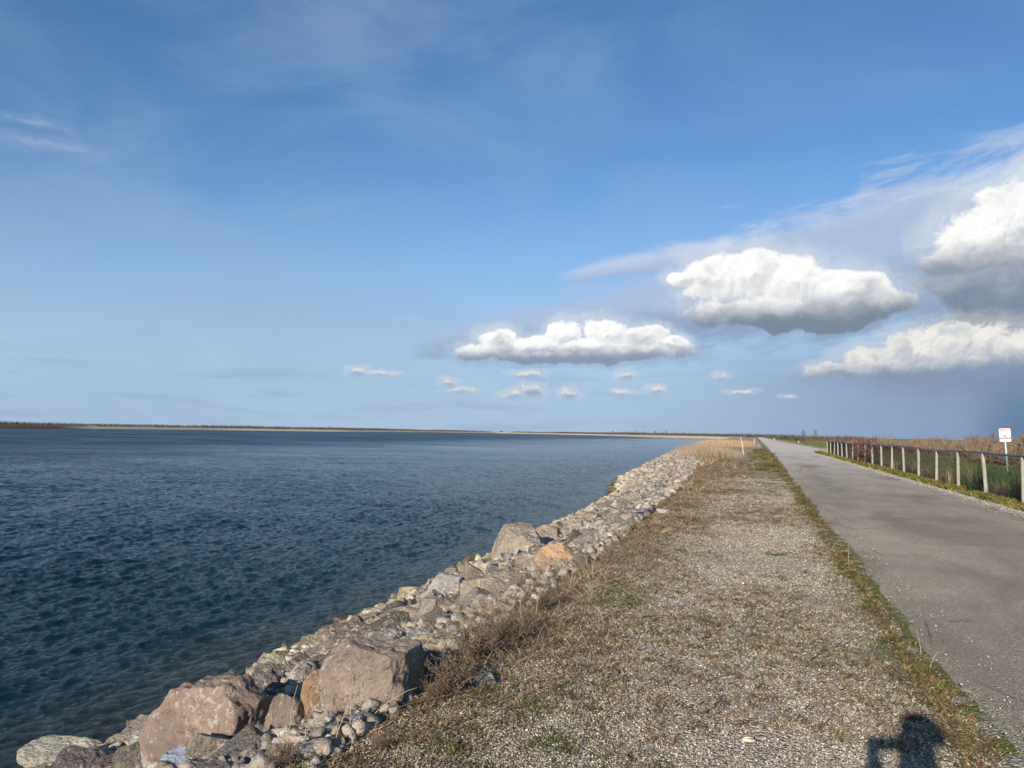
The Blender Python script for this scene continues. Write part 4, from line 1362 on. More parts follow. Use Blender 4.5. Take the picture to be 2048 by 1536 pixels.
def dead_bush(seed, nb=34):
    r = np.random.default_rng(seed)
    mb = MB()
    sb = MB()
    for i in range(nb):
        a = r.uniform(0, 6.28)
        l = r.uniform(0.35, 1.0)
        d = np.array([math.cos(a) * r.uniform(0.2, 0.9), math.sin(a) * r.uniform(0.2, 0.9), 1.0])
        d /= np.linalg.norm(d)
        pts = [np.array([r.normal() * 0.04, r.normal() * 0.04, -0.02])]
        for j in range(6):
            pts.append(pts[-1] + d * l / 6)
            d = d + r.normal(0, 0.22, 3)
            d /= np.linalg.norm(d)
        pts = np.array(pts)
        mb.tube(pts, np.linspace(0.011, 0.004, 7), 4)
        for j in range(2, 7):
            for _ in range(3):
                e = r.normal(0, 1, 3)
                e /= np.linalg.norm(e)
                e = e * r.uniform(0.06, 0.2)
                mb.tube(np.stack([pts[j], pts[j] + e * 0.5 + r.normal(0, 0.01, 3), pts[j] + e]), [0.005, 0.004, 0.002], 3, False)
                c = pts[j] + e
                sb.tube(np.stack([c, c + r.normal(0, 0.022, 3)]), [0.012, 0.004], 4)
    return mb, sb


db = empty('dead_bush', (0, 0, 0), label='x', cat='bush', group='dead bushes at the slope edge')
a_, b2_ = dead_bush(8)
a_.build('branches', M_TWIG, db)
b2_.build('leaves', M_SEED, db)
BUSH = [((905, 1385), 108, 'dense dead bush hiding the gap past the tall blocky boulder'), ((950, 1325), 95, 'dead bush behind the dense one, grey brown'),
        ((985, 1290), 70, 'low dead bush before the square tan block'), ((1030, 1285), 78, 'ragged dead bush in the middle of the row'), ((868, 1395), 46, 'small dead bush at the gravel edge'),
        ((1085, 1220), 56, 'thin dead bush below the ridged boulder'), ((560, 1536), 60, 'dark dead bush at the bottom edge'), ((760, 1500), 40, 'flattened dead bush in the weeds of the gravel edge')]
for k, (q_, hp, lab) in enumerate(BUSH):
    p = hit(*q_)
    o = db if k == 0 else copy_tree(db)
    s = hp / F * depth(p)
    o.location = Vector(p)
    o.scale = (s, s, s)
    o.rotation_euler = (0, 0, k * 1.9)
    o['label'] = lab

# twigs, a chip and such lying about
def twig(q0, q1, lab, rad=0.004, seed=0, zoff=0.012):
    r = np.random.default_rng(seed)
    a, b = hit(*q0), hit(*q1)
    mb = MB()
    k = np.linspace(0, 1, 8)[:, None]
    pts = a * (1 - k) + b * k
    pts[:, 2] = gz(pts[:, 0], pts[:, 1])
    pts = pts + np.c_[r.normal(0, 0.012, (8, 2)), np.full(8, zoff)]
    pts -= a
    mb.tube(pts, np.linspace(rad, rad * 0.4, 8), 5)
    for j in (2, 4, 5):
        e = r.normal(0, 0.06, 3)
        e[2] = abs(e[2]) * 0.4
        mb.tube(np.stack([pts[j], pts[j] + e]), [rad * 0.5, rad * 0.2], 4)
    o = mb.build('twig', M_TWIG, None, False, Vector(a))
    tag(o, lab, 'twig', 'twigs lying on the ground')


twig((1612, 1322), (1708, 1282), 'forked dark twig on the gravel near the green clump', 0.006, 3)
twig((1404, 1280), (1472, 1252), 'thin dark twig on open gravel, pointing to the road', 0.004, 4)
twig((1415, 1430), (1450, 1392), 'short dark twig in the lower gravel', 0.005, 5)
twig((1900, 1254), (1948, 1252), 'small dark twig lying on the asphalt', 0.004, 6, 0.045)
twig((1412, 1366), (1490, 1345), 'faint brown twig between red weeds', 0.003, 7)
twig((745, 1445), (985, 1380), 'long straw coloured twig along the gravel edge', 0.004, 8, 0.03)
p = hit(1497, 1487)
mb = MB()
mb.box((0, 0, 0.006), (0.062, 0.032, 0.010), Matrix.Rotation(0.05, 3, 'Y'))
mb.box((0.004, 0.012, 0.013), (0.05, 0.010, 0.005), Matrix.Rotation(0.1, 3, 'Z'))
o = mb.build('wood_chip', mat_plain('pale_wood', srgb(206, 188, 158), 0.7, 0.15, 40), None, False, Vector(p) + Vector((0, 0, 0.012)))
o.rotation_euler = (0, 0, YAW)
tag(o, 'flat pale chip of wood lying in the lower gravel', 'wood chip')

# ------------------------------------------------------------------ fence
M_POST = mat_plain('weathered_post', srgb(146, 140, 127), 0.9, 0.42, 9, 0, 0.006)
M_RAIL = mat_plain('galvanised_rail', srgb(108, 110, 112), 0.55, 0.15, 10, 0.3)
M_WIRE = mat_plain('dull_wire', srgb(60, 62, 62), 0.6, 0.1, 10, 0.4)
FX = 5.95
FY0 = 23.9 - 3.05
NP = 21
posts_y = [FY0 + 3.05 * (i - 3) for i in range(NP)]        # index 4 is the post nearest the frame edge
fr = np.random.default_rng(33)
fence = empty('chain_link_fence', (FX, FY0, 0), label='low chain link fence with pale round posts and a grey top rail beside the road', cat='fence')
tops = []
leans = {4: (-0.07, 0), 5: (0.0, 0), 13: (0.0, 0.04), 15: (-0.05, 0), 16: (-0.05, 0)}
for i, y in enumerate(posts_y):
    lx = leans.get(i, (fr.normal() * 0.028, 0))[0]
    h = 1.18 + fr.normal() * 0.012
    if i == NP - 1:
        h = 1.24
    mb = MB()
    g = float(gz(FX, y)) - 0.02
    pts = np.array([[0, 0, g - 0.1], [lx * 0.5, 0, g + h * 0.5], [lx, 0, g + h - 0.03], [lx, 0, g + h]]) + np.array([0, y - FY0, 0])
    mb.tube(pts, [0.050, 0.047, 0.046, 0.036], 12)
    mb.build('post', M_POST, fence, True)
    tops.append((lx, y - FY0, g + h + 0.028))
mb = MB()
tp = []
for a, b in zip(tops[:-1], tops[1:]):
    sag = fr.normal() * 0.02 - 0.012
    for k in (0, 0.33, 0.66):
        tp.append([a[0] * (1 - k) + b[0] * k, a[1] * (1 - k) + b[1] * k, a[2] * (1 - k) + b[2] * k + sag * math.sin(math.pi * k)])
tp.append(list(tops[-1]))
tp = np.array(tp)
dip = np.exp(-((tp[:, 1] - (posts_y[6] - FY0 - 0.5)) / 0.8) ** 2) * 0.05
tp[:, 2] -= dip
mb.tube(tp, 0.028, 10)
mb.build('top_rail', M_RAIL, fence, True)
# woven wire: real diagonal strands
V, Q = [], []
W2 = 0.0021
ya, yb = posts_y[0] - FY0, posts_y[-1] - FY0
step = 0.062
H_ = 1.16
nV = 0
allv, allq = [], []
for sgn in (1, -1):
    starts = np.arange(ya - H_, yb, step)
    y0_, y1_ = starts, starts + H_
    z0, z1 = (0.02, 0.02 + H_) if sgn > 0 else (0.02 + H_, 0.02)
    a = np.stack([np.full(len(starts), 0.05 + 0.004 * sgn), y0_, np.full(len(starts), z0)], 1)
    b = np.stack([np.full(len(starts), 0.05 + 0.004 * sgn), y1_, np.full(len(starts), z1)], 1)
    # clip to the run
    ta = np.clip((ya - y0_) / H_, 0, 1)[:, None]
    tb = np.clip((yb - y0_) / H_, 0, 1)[:, None]
    a2, b2 = a + (b - a) * ta, a + (b - a) * tb
    nrm_ = np.array([0, -sgn * 0.707, 0.707])
    xx = np.array([1, 0, 0.0])
    ring = [nrm_ * W2, xx * W2, -nrm_ * W2, -xx * W2]
    v = np.stack([a2 + r_ for r_ in ring] + [b2 + r_ for r_ in ring], 1).reshape(-1, 3)
    bs = (np.arange(len(starts)) * 8)[:, None] + nV
    allq += [bs + np.array([[j, (j + 1) % 4, (j + 1) % 4 + 4, j + 4]]) for j in range(4)]
    allv.append(v)
    nV += len(v)
link('wire_mesh', mesh_np('wire_mesh', np.concatenate(allv), [np.concatenate(allq)], M_WIRE), fence)

# creeper on the fence
vb = MB()
r = np.random.default_rng(9)
for i in range(260):
    y = 48.5 - FY0 + r.normal() * 1.9
    p0 = np.array([0.0 + r.normal() * 0.15, y, r.uniform(0.0, 1.0) ** 0.6 * 1.25])
    d = r.normal(0, 1, 3) * np.array([0.3, 1, 0.8])
    d /= np.linalg.norm(d)
    pts = [p0]
    for j in range(5):
        pts.append(pts[-1] + d * 0.14)
        d = d + r.normal(0, 0.5, 3) * np.array([0.4, 1, 1])
        d /= np.linalg.norm(d)
    pts = np.array(pts)
    pts[:, 2] = np.clip(pts[:, 2], 0.02, 1.5)
    vb.tube(pts, np.linspace(0.014, 0.006, 6), 4, False)
o = vb.build('creeper', mat_plain('red_brown_creeper', srgb(104, 70, 60), 0.9, 0.3, 20), None, False, (FX, FY0, 0))
tag(o, 'leafless reddish brown creeper tangled over the fence rail', 'creeper')


def shrublet(name, y0, x0, sy, n, h, colr, lab, w=0.012):
    m = len(lab)
    x = x0 + r.normal(0, 0.25, n)
    y = y0 + r.normal(0, sy, n)
    P = np.stack([x, y, gz(x, y)], 1)
    c = P.mean(0)
    me = blade_mesh(name, P - c * np.array([1, 1, 1]), r.uniform(h * 0.4, h, n), np.full(n, w), r.uniform(0.1, 0.5, n), r.uniform(0, 6.28, n), pick(colr, n, 0.15), M_TINT, 3)
    tag(link(name, me, None, c), lab, 'shrub')


rng2 = r
shrublet('evergreen_shrub', 25.9, 6.53, 0.28, 500, 1.0, [srgb(52, 84, 34), srgb(66, 98, 40)], 'dark green shrub behind the fence near the sign')
shrublet('evergreen_shrub', 22.3, 6.58, 0.25, 420, 1.15, [srgb(48, 78, 32), srgb(60, 90, 38)], 'dark green shrub behind the fence at the frame edge')
shrublet('dry_shrub', 28.0, 6.38, 0.35, 420, 0.95, [srgb(164, 144, 106), srgb(128, 106, 78)], 'straw coloured dead shrub behind the fence next to the sign', 0.008)
shrublet('dry_shrub', 23.4, 6.48, 0.5, 420, 0.6, [srgb(134, 112, 84), srgb(104, 80, 62)], 'low brown dead shrub under the sign, behind the fence', 0.008)
shrublet('dry_shrub', 38.0, 6.43, 0.6, 420, 0.8, [srgb(160, 146, 108), srgb(110, 104, 70)], 'pale dead shrub behind the middle of the fence', 0.008)
shrublet('dry_shrub', 73.5, 6.28, 0.9, 420, 0.9, [srgb(150, 148, 96), srgb(126, 124, 76)], 'straw clump at the far end of the fence', 0.016)

# ------------------------------------------------------------------ sign beyond the fence
M_WHITE = mat_plain('sign_white', srgb(236, 236, 232), 0.45, 0.04, 5)
M_RED = mat_plain('sign_red', srgb(196, 48, 58), 0.5, 0.05, 5)
M_NAVY = mat_plain('sign_navy', srgb(28, 34, 78), 0.5, 0.05, 5)
M_GALV = mat_plain('galvanised_post', srgb(176, 184, 186), 0.5, 0.2, 8, 0.2)
SD = 40.0
sx = np.array(CAM) + np.array(ray(2016, 947)) * (SD / ray(2016, 947).dot(FWD))
sgz = float(gz(sx[0], sx[1]))
sign = empty('warning_sign', (sx[0], sx[1], sgz), label='small white notice with a red header on a thin metal post beyond the fence', cat='sign')
sign.rotation_euler = (0, math.radians(-3.0), math.radians(6))
px2m = SD / F
Htop = (947 - 857) * px2m + (sx[2] - sgz)
pw, ph = 20.6 * px2m, 26.5 * px2m
mb = MB()
# u-channel post
mb.box((0, 0.0, Htop * 0.5 - 0.1), (0.075, 0.012, Htop + 0.1))
mb.box((-0.036, 0.014, Htop * 0.5 - 0.1), (0.008, 0.030, Htop + 0.1))
mb.box((0.036, 0.014, Htop * 0.5 - 0.1), (0.008, 0.030, Htop + 0.1))
mb.build('post', M_GALV, sign)


def rounded_rect(w, h, rad, th, yoff, z0, mat, name, parent, seg=6):
    bm = bmesh.new()
    pts = []
    for cx, cz, a0 in ((w / 2 - rad, h / 2 - rad, 0), (-w / 2 + rad, h / 2 - rad, 90), (-w / 2 + rad, -h / 2 + rad, 180), (w / 2 - rad, -h / 2 + rad, 270)):
        for k in range(seg + 1):
            a = math.radians(a0 + 90 * k / seg)
            pts.append((cx + rad * math.cos(a), cz + rad * math.sin(a)))
    f = [bm.verts.new((x, yoff, z0 + z)) for x, z in pts]
    g = [bm.verts.new((x, yoff + th, z0 + z)) for x, z in pts]
    n = len(f)
    bm.faces.new(f)
    bm.faces.new(g[::-1])
    for i in range(n):
        bm.faces.new((f[(i + 1) % n], f[i], g[i], g[(i + 1) % n]))
    bmesh.ops.recalc_face_normals(bm, faces=bm.faces)
    me = bpy.data.meshes.new(name)
    bm.to_mesh(me)
    bm.free()
    me.materials.append(mat)
    return link(name, me, parent)


zc = Htop - ph / 2
panel = rounded_rect(pw, ph, 0.05, 0.004, -0.012, zc, M_WHITE, 'panel', sign)
rounded_rect(pw * 0.90, ph * 0.15, 0.02, 0.001, -0.0145, zc + ph * 0.40, M_RED, 'header', panel)


def text(s, size, x, z, mat, parent, name='lettering', bold=0.0):
    cu = bpy.data.curves.new(name, 'FONT')
    cu.body = s
    cu.size = size
    cu.align_x = 'CENTER'
    cu.align_y = 'CENTER'
    cu.extrude = 0.0005
    cu.offset = bold
    tmp = bpy.data.objects.new('tmp', cu)
    COL.objects.link(tmp)
    bpy.context.view_layer.update()
    dg = bpy.context.evaluated_depsgraph_get()
    me = bpy.data.meshes.new_from_object(tmp.evaluated_get(dg))
    bpy.data.objects.remove(tmp)
    me.transform(Matrix.Translation((x, -0.0165, z)) @ Matrix.Rotation(math.pi / 2, 4, 'X'))
    me.materials.clear()
    me.materials.append(mat)
    return link(name, me, parent)


text('WARNING', ph * 0.125, 0, zc + ph * 0.40, M_WHITE, panel, bold=0.002)
text('NO', ph * 0.19, 0, zc - ph * 0.07, M_NAVY, panel, bold=0.007)
text('SLEDDING', ph * 0.165, 0, zc - ph * 0.24, M_NAVY, panel, bold=0.006)
mb = MB()
for k in range(9):
    mb.box((-0.09 + k * 0.0225, -0.0135, zc - ph * 0.375), (0.015, 0.003, 0.018))
mb.build('small_print', M_NAVY, panel)
mb = MB()
th = np.linspace(0, 2 * math.pi, 25)
mb.tube(np.stack([0.075 * np.cos(th), np.full(25, -0.014), zc + ph * 0.14 + 0.075 * np.sin(th)], 1), 0.0035, 4, False)
mb.tube(np.array([[-0.05, -0.014, zc + ph * 0.14 + 0.05], [0.05, -0.014, zc + ph * 0.14 - 0.05]]), 0.0035, 4)
mb.tube(np.array([[-0.04, -0.014, zc + ph * 0.14 - 0.02], [0.045, -0.014, zc + ph * 0.14 - 0.02], [0.055, -0.014, zc + ph * 0.14 - 0.005]]), 0.004, 4)
mb.tube(np.array([[-0.03, -0.014, zc + ph * 0.14 - 0.01], [-0.005, -0.014, zc + ph * 0.14 + 0.03], [0.02, -0.014, zc + ph * 0.14 - 0.01]]), 0.006, 4)
mb.build('pictogram', M_NAVY, panel)

# ------------------------------------------------------------------ stakes and markers
M_STAKE = mat_plain('bleached_wood', srgb(190, 172, 150), 0.85, 0.2, 12)
M_PALE = mat_plain('painted_marker', srgb(178, 174, 162), 0.6, 0.1, 10)


def stake(q_, D, wpx, hpx, lean, mat, lab, name, cat, group=None, capc=None):
    d = ray(*q_)
    p = np.array(CAM) + np.array(d) * (D / d.dot(FWD))
    p[2] = float(gz(p[0], p[1])) if abs(p[0]) < 40 else p[2]
    w, h = wpx / F * D, hpx / F * D
    root = empty(name, Vector(p), label=lab, cat=cat, group=group)
    mb = MB()
    mb.tube(np.array([[0, 0, -0.1], [lean * h * 0.5, 0, h * 0.5], [lean * h, 0, h * 0.96], [lean * h, 0, h]]), [w * 0.5, w * 0.48, w * 0.45, w * 0.3], 8)
    mb.build('shaft', mat, root)
    cb_ = MB()
    cb_.box((lean * h * 0.9, 0, h * 0.88), (w * 1.25, w * 1.25, h * 0.07))
    cb_.build('band', capc or M_STEM, root)


stake((1488, 901), 62, 2.0, 36, -0.17, M_STAKE, 'leaning bleached wooden stake in the tall dead grass', 'stake', 'stake')
stake((1508.5, 882), 150, 1.8, 10, 0, M_PALE, 'short white marker post on the far crest grass', 'marker_post', 'marker post', 'white marker posts')
stake((1597.5, 883), 180, 2.0, 5, 0, M_PALE, 'small cream marker post in the green verge beyond the fence', 'marker_post', 'marker post', 'white marker posts')
stake((1548.5, 878), 330, 2.0, 4, 0, M_PALE, 'tiny pale marker post far along the road verge', 'marker_post', 'marker post', 'white marker posts')

# ------------------------------------------------------------------ lattice towers on the skyline
M_STEEL = mat_plain('dull_steel', srgb(70, 74, 80), 0.6, 0.1, 3, 0.3)


def tower():
    root = empty('lattice_tower', (0, 0, 0), label='x', cat='tower', group='power line towers on the skyline')
    mb = MB()
    H = 18.5
    lv = np.linspace(0, H, 8)
    wd = np.interp(lv, [0, 12, H], [2.6, 1.0, 0.6])
    for sx_, sy_ in ((1, 1), (1, -1), (-1, 1), (-1, -1)):
        mb.tube(np.stack([sx_ * wd, sy_ * wd, lv], 1), 0.14, 4)
    for k in range(7):
        for ax in (0, 1):
            for s2 in (1, -1):
                a = np.array([wd[k], s2 * wd[k], lv[k]])
                b = np.array([-wd[k + 1], s2 * wd[k + 1], lv[k + 1]])
                if ax:
                    a, b = a[[1, 0, 2]], b[[1, 0, 2]]
                mb.tube(np.stack([a, b]), 0.08, 3)
    mb.build('mast', M_STEEL, root)
    for z, l in ((12.8, 3.6), (15.4, 4.2), (17.8, 3.2)):
        cbm = MB()
        cbm.tube(np.array([[-l, 0, z], [0, 0, z + 0.5], [l, 0, z]]), 0.13, 4)
        cbm.tube(np.array([[-l, 0, z], [0, 0, z - 0.4], [l, 0, z]]), 0.08, 4)
        cbm.build('cross_arm', M_STEEL, root)
    return root


tw = tower()
for k, (px, D, lab) in enumerate(((1607, 860, 'lattice power tower on the skyline, the one nearer the road'), (1631, 840, 'lattice power tower on the skyline, the one nearer the fence'))):
    o = tw if k == 0 else copy_tree(tw)
    d = ray(px, 873)
    p = np.array(CAM) + np.array(d) * (D / d.dot(FWD))
    o.location = (p[0], p[1], LANDZ)
    o.scale = (0.8, 0.8, 0.86)
    o.rotation_euler = (0, 0, 0.5 + k * 0.3)
    o['label'] = lab

# ------------------------------------------------------------------ bare shrubs and trees
M_TRUNK = mat_plain('bare_bark', srgb(98, 84, 72), 0.9, 0.2, 4)


def bare_tree(seed, H, spread, mat_tw, nst=7, thick=0.05, nb=9, tw=5, up=1.0):
    r = np.random.default_rng(seed)
    tb, cb3 = MB(), MB()
    for s_ in range(nst):
        a = r.uniform(0, 6.28)
        d = np.array([math.cos(a) * spread, math.sin(a) * spread, up])
        d /= np.linalg.norm(d)
        p = np.array([r.normal() * 0.15, r.normal() * 0.15, -0.2])
        l = H * r.uniform(0.6, 0.95)
        pts = [p]
        for j in range(7):
            pts.append(pts[-1] + d * l / 7)
            d = d + r.normal(0, 0.11, 3) + np.array([0, 0, 0.05])
            d /= np.linalg.norm(d)
        pts = np.array(pts)
        tb.tube(pts, np.linspace(thick * 1.6, thick * 0.5, 8), 5, False)
        for j in range(nb):
            k = r.uniform(1.2, 7)
            i0 = int(min(k, 6))
            q = pts[i0] * (1 - (k - i0)) + pts[i0 + 1] * (k - i0)
            dd = (pts[i0 + 1] - pts[i0])
            dd = dd / np.linalg.norm(dd) + r.normal(0, 0.75, 3)
            dd[2] = abs(dd[2]) * 0.8 + 0.25
            dd /= np.linalg.norm(dd)
            L = H * r.uniform(0.12, 0.3)
            e = [q, q + dd * L * 0.5, q + dd * L + np.array([0, 0, 0.06 * L])]
            cb3.tube(np.array(e), [thick * 0.6, thick * 0.42, thick * 0.22], 4, False)
            for _ in range(tw):
                f = r.uniform(0.25, 1)
                q2 = q + dd * L * f
                d2 = dd + r.normal(0, 0.6, 3)
                d2[2] += 0.3
                d2 /= np.linalg.norm(d2)
                L2 = H * r.uniform(0.07, 0.17)
                cb3.tube(np.stack([q2, q2 + d2 * L2 * 0.5 + r.normal(0, 0.03, 3), q2 + d2 * L2]), [thick * 0.34, thick * 0.26, thick * 0.12], 3, False)
    root = empty('bare_shrub', (0, 0, 0), label='x', cat='shrub')
    tb.build('stems', M_TRUNK, root)
    cb3.build('crown', mat_tw, root)
    return root


M_TW1 = mat_plain('tan_twigs', srgb(144, 122, 90), 0.9, 0.2, 2)
M_TW2 = mat_plain('grey_brown_twigs', srgb(124, 106, 90), 0.9, 0.2, 2)
M_TW3 = mat_plain('red_brown_twigs', srgb(112, 88, 74), 0.9, 0.2, 2)
PRO = [
    (bare_tree(1, 7.6, 0.75, M_TW1, 14, 0.10, 12, 7), 'tan', 'domed tan leafless shrub below the dike'),
    (bare_tree(2, 7.2, 0.85, M_TW1, 14, 0.10, 12, 7), 'tan', 'domed tan leafless shrub below the dike'),
    (bare_tree(3, 8.6, 0.45, M_TW2, 10, 0.10, 14, 7), 'grey', 'grey brown leafless tree below the dike'),
    (bare_tree(4, 9.2, 0.35, M_TW2, 7, 0.11, 16, 7), 'grey', 'grey brown leafless tree below the dike'),
    (bare_tree(5, 7.8, 0.6, M_TW3, 12, 0.10, 12, 7), 'red', 'reddish brown leafless shrub below the dike'),
]
first = [True] * len(PRO)
tr = np.random.default_rng(77)
spots = []
for D0, D1, nn_ in ((128, 190, 60), (190, 300, 70), (300, 560, 70)):
    k = 0
    while k < nn_:
        D = tr.uniform(D0, D1)
        px = tr.uniform(1560, 2150)
        dx = ray(px, 876)
        p = np.array(CAM) + np.array(dx) * (D / dx.dot(FWD))
        if p[0] < 33:
            k += 1 if tr.random() < 0.5 else 0
            continue
        spots.append((p[0], p[1], D, px))
        k += 1
for (x_, y_, D, px) in spots:
    wsel = [3, 3, 2, 1.4, 2] if px > 1700 else [1, 1, 3, 2, 4]
    j = tr.choice(5, p=np.array(wsel) / sum(wsel))
    root, grp, lab = PRO[j]
    if first[j]:
        o = root
        first[j] = False
    else:
        o = copy_tree(root)
    o.location = (x_, y_, LANDZ - 0.2)
    s = tr.uniform(0.90, 1.26)
    o.scale = (s * 1.15, s * 1.15, s)
    o.rotation_euler = (0, 0, tr.uniform(0, 6.28))
    zone = 'near the fence' if D < 190 else ('further back' if D < 300 else 'far back towards the horizon')
    o['label'] = lab + ', ' + zone
    o['group'] = grp + ' shrubs ' + zone
for j, f in enumerate(first):
    if f:
        for ch in list(PRO[j][0].children):
            bpy.data.objects.remove(ch)
        bpy.data.objects.remove(PRO[j][0])

# the brush and the distant woods that read as one mass: thin upright twigs over real ground
def wood(name, lab, x, y, h0, h1, w, cols, z0=LANDZ, per=1):
    n = len(x)
    P = np.stack([x, y, np.full(n, z0)], 1)
    me = blade_mesh(name, P, rk.uniform(h0, h1, n), w, rk.uniform(0.05, 0.35, n), rk.uniform(0, 6.28, n), pick(cols, n, 0.2), M_TINT, 3)
    tag(link(name, me), lab, 'wood', kind='stuff')


n = 90000
D = 120 * np.exp(rk.random(n) * math.log(900 / 120.0))
a = np.radians(rk.uniform(1.2, 20, n))
x, y = D * np.sin(a), D * np.cos(a)
ok = x > 31
x, y, D = x[ok], y[ok], D[ok]
hmod = 1 + 0.22 * fbm2(x, y, 0.05, 91, 3)
n = len(x)
Pz = np.full(n, LANDZ - 0.1)
hcol = fbm2(x, y, 0.04, 95, 2)[:, None]
cc = np.where(hcol > 0.15, pick([srgb(134, 112, 82), srgb(118, 98, 74)], n, 0.2), pick([srgb(98, 84, 72), srgb(84, 72, 62), srgb(108, 90, 76)], n, 0.2))
me = blade_mesh('brushwood', np.stack([x, y, Pz], 1), rk.uniform(2.4, 5.6, n) * hmod, np.maximum(0.05, D * 0.0006), rk.uniform(0.05, 0.35, n), rk.uniform(0, 6.28, n), cc, M_TINT, 3)
tag(link('brushwood', me), 'leafless brown brush filling the low land outside the dike', 'brushwood', kind='stuff')

# woods beyond the far bank
fo = resample(fs, 4)
tn2 = np.gradient(fo, axis=0)
tn2 /= np.linalg.norm(tn2, axis=1)[:, None]
nr2 = np.stack([tn2[:, 1], -tn2[:, 0]], 1)
n = 120000
k = rk.integers(0, len(fo), n)
off = rk.uniform(38, 150, n)
xy = fo[k] + nr2[k] * off[:, None] + rk.normal(0, 2, (n, 2))
hn = 1 + 0.12 * fbm2(xy[:, 0], xy[:, 1], 0.012, 97, 3) + 0.08 * fbm2(xy[:, 0], xy[:, 1], 0.06, 98, 2)
dist = np.hypot(xy[:, 0], xy[:, 1])
me = blade_mesh('far_wood', np.stack([xy[:, 0], xy[:, 1], np.full(n, LANDZ)], 1), rk.uniform(7.5, 12.6, n) * hn, np.maximum(0.6, dist * 0.0011), rk.uniform(0.05, 0.45, n), rk.uniform(0, 6.28, n),
                pick([srgb(88, 76, 70), srgb(76, 68, 64), srgb(98, 84, 74), srgb(76, 72, 62)], n, 0.15), M_TINT, 3)
tag(link('far_wood', me), 'low line of leafless brown woods beyond the far bank', 'wood', kind='stuff')

# slender bare trees standing along the far bank
bt = bare_tree(40, 14, 0.12, M_TW2, 1, 0.28, 22, 6, 1.4)
bt.name = 'bare_tree'
bt.children[0].name = 'trunk'
for k, px in enumerate((1226, 1248, 1254, 1263, 1274, 1283, 1290, 1309, 1322, 1331, 1352, 1372)):
    o = bt if k == 0 else copy_tree(bt)
    D = 1650 - (px - 1226) * 3
    d = ray(px, 870)
    p = np.array(CAM) + np.array(d) * (D / d.dot(FWD))
    o.location = (p[0], p[1], -1.5)
    o.scale = (1, 1, tr.uniform(0.5, 0.95))
    o.rotation_euler = (0, 0, k)
    tag(o, 'slender leafless tree standing on the far bank against the sky', 'tree', 'slender trees on the far bank')

# ------------------------------------------------------------------ the photographer, behind the camera (casts the shadow)
def skin_obj(name, joints, edges, mat, parent=None, sub=2, root=0):
    me = bpy.data.meshes.new(name)
    me.from_pydata([tuple(j[0]) for j in joints], edges, [])
    o = link(name, me, parent)
    md = o.modifiers.new('skin', 'SKIN')
    md.use_smooth_shade = True
    me.skin_vertices if False else None
    bpy.context.view_layer.objects.active = o
    lay = me.skin_vertices[0] if len(me.skin_vertices) else None
    if lay is None:
        return o
    for i, j in enumerate(joints):
        rr = j[1]
        lay.data[i].radius = (rr, rr) if not isinstance(rr, tuple) else rr
        lay.data[i].use_root = (i == root)
    s2 = o.modifiers.new('sub', 'SUBSURF')
    s2.levels = s2.render_levels = sub
    me.materials.append(mat)
    return o


SKIN = mat_plain('skin', srgb(196, 152, 126), 0.6, 0.06, 20)
COAT = mat_plain('dark_jacket', srgb(52, 58, 70), 0.9, 0.15, 20)
JEAN = mat_plain('blue_jeans', srgb(60, 72, 98), 0.9, 0.15, 20)
SHOE = mat_plain('shoe_leather', srgb(52, 44, 40), 0.7, 0.15, 20)
CAPM = mat_plain('knit_cap', srgb(70, 66, 66), 0.95, 0.2, 60)
PHON = mat_plain('phone_glass', srgb(20, 20, 24), 0.3, 0.05, 5)
rs = Vector((SUND.y, -SUND.x, 0)).normalized()
us = rs.cross(SUND)
if us.z < 0:
    us = -us
HEAD = CAM + rs * 0.185 + us * 0.045 - SUND * 0.42
ff = Vector((-math.sin(YAW), math.cos(YAW), 0))
rr0 = R0
UPZ = Vector((0, 0, 1))
base = Vector((HEAD.x, HEAD.y, 0)) - ff * 0.03
person = empty('person', base, label='person in a dark jacket and cap holding a phone up, shadow falling on the gravel', cat='person')


def L(fx, rx, z):
    return ff * fx + rr0 * rx + UPZ * z


hz = HEAD.z
J = []
E_ = []


def addj(p, r, par=None):
    J.append((p, r))
    if par is not None:
        E_.append((par, len(J) - 1))
    return len(J) - 1


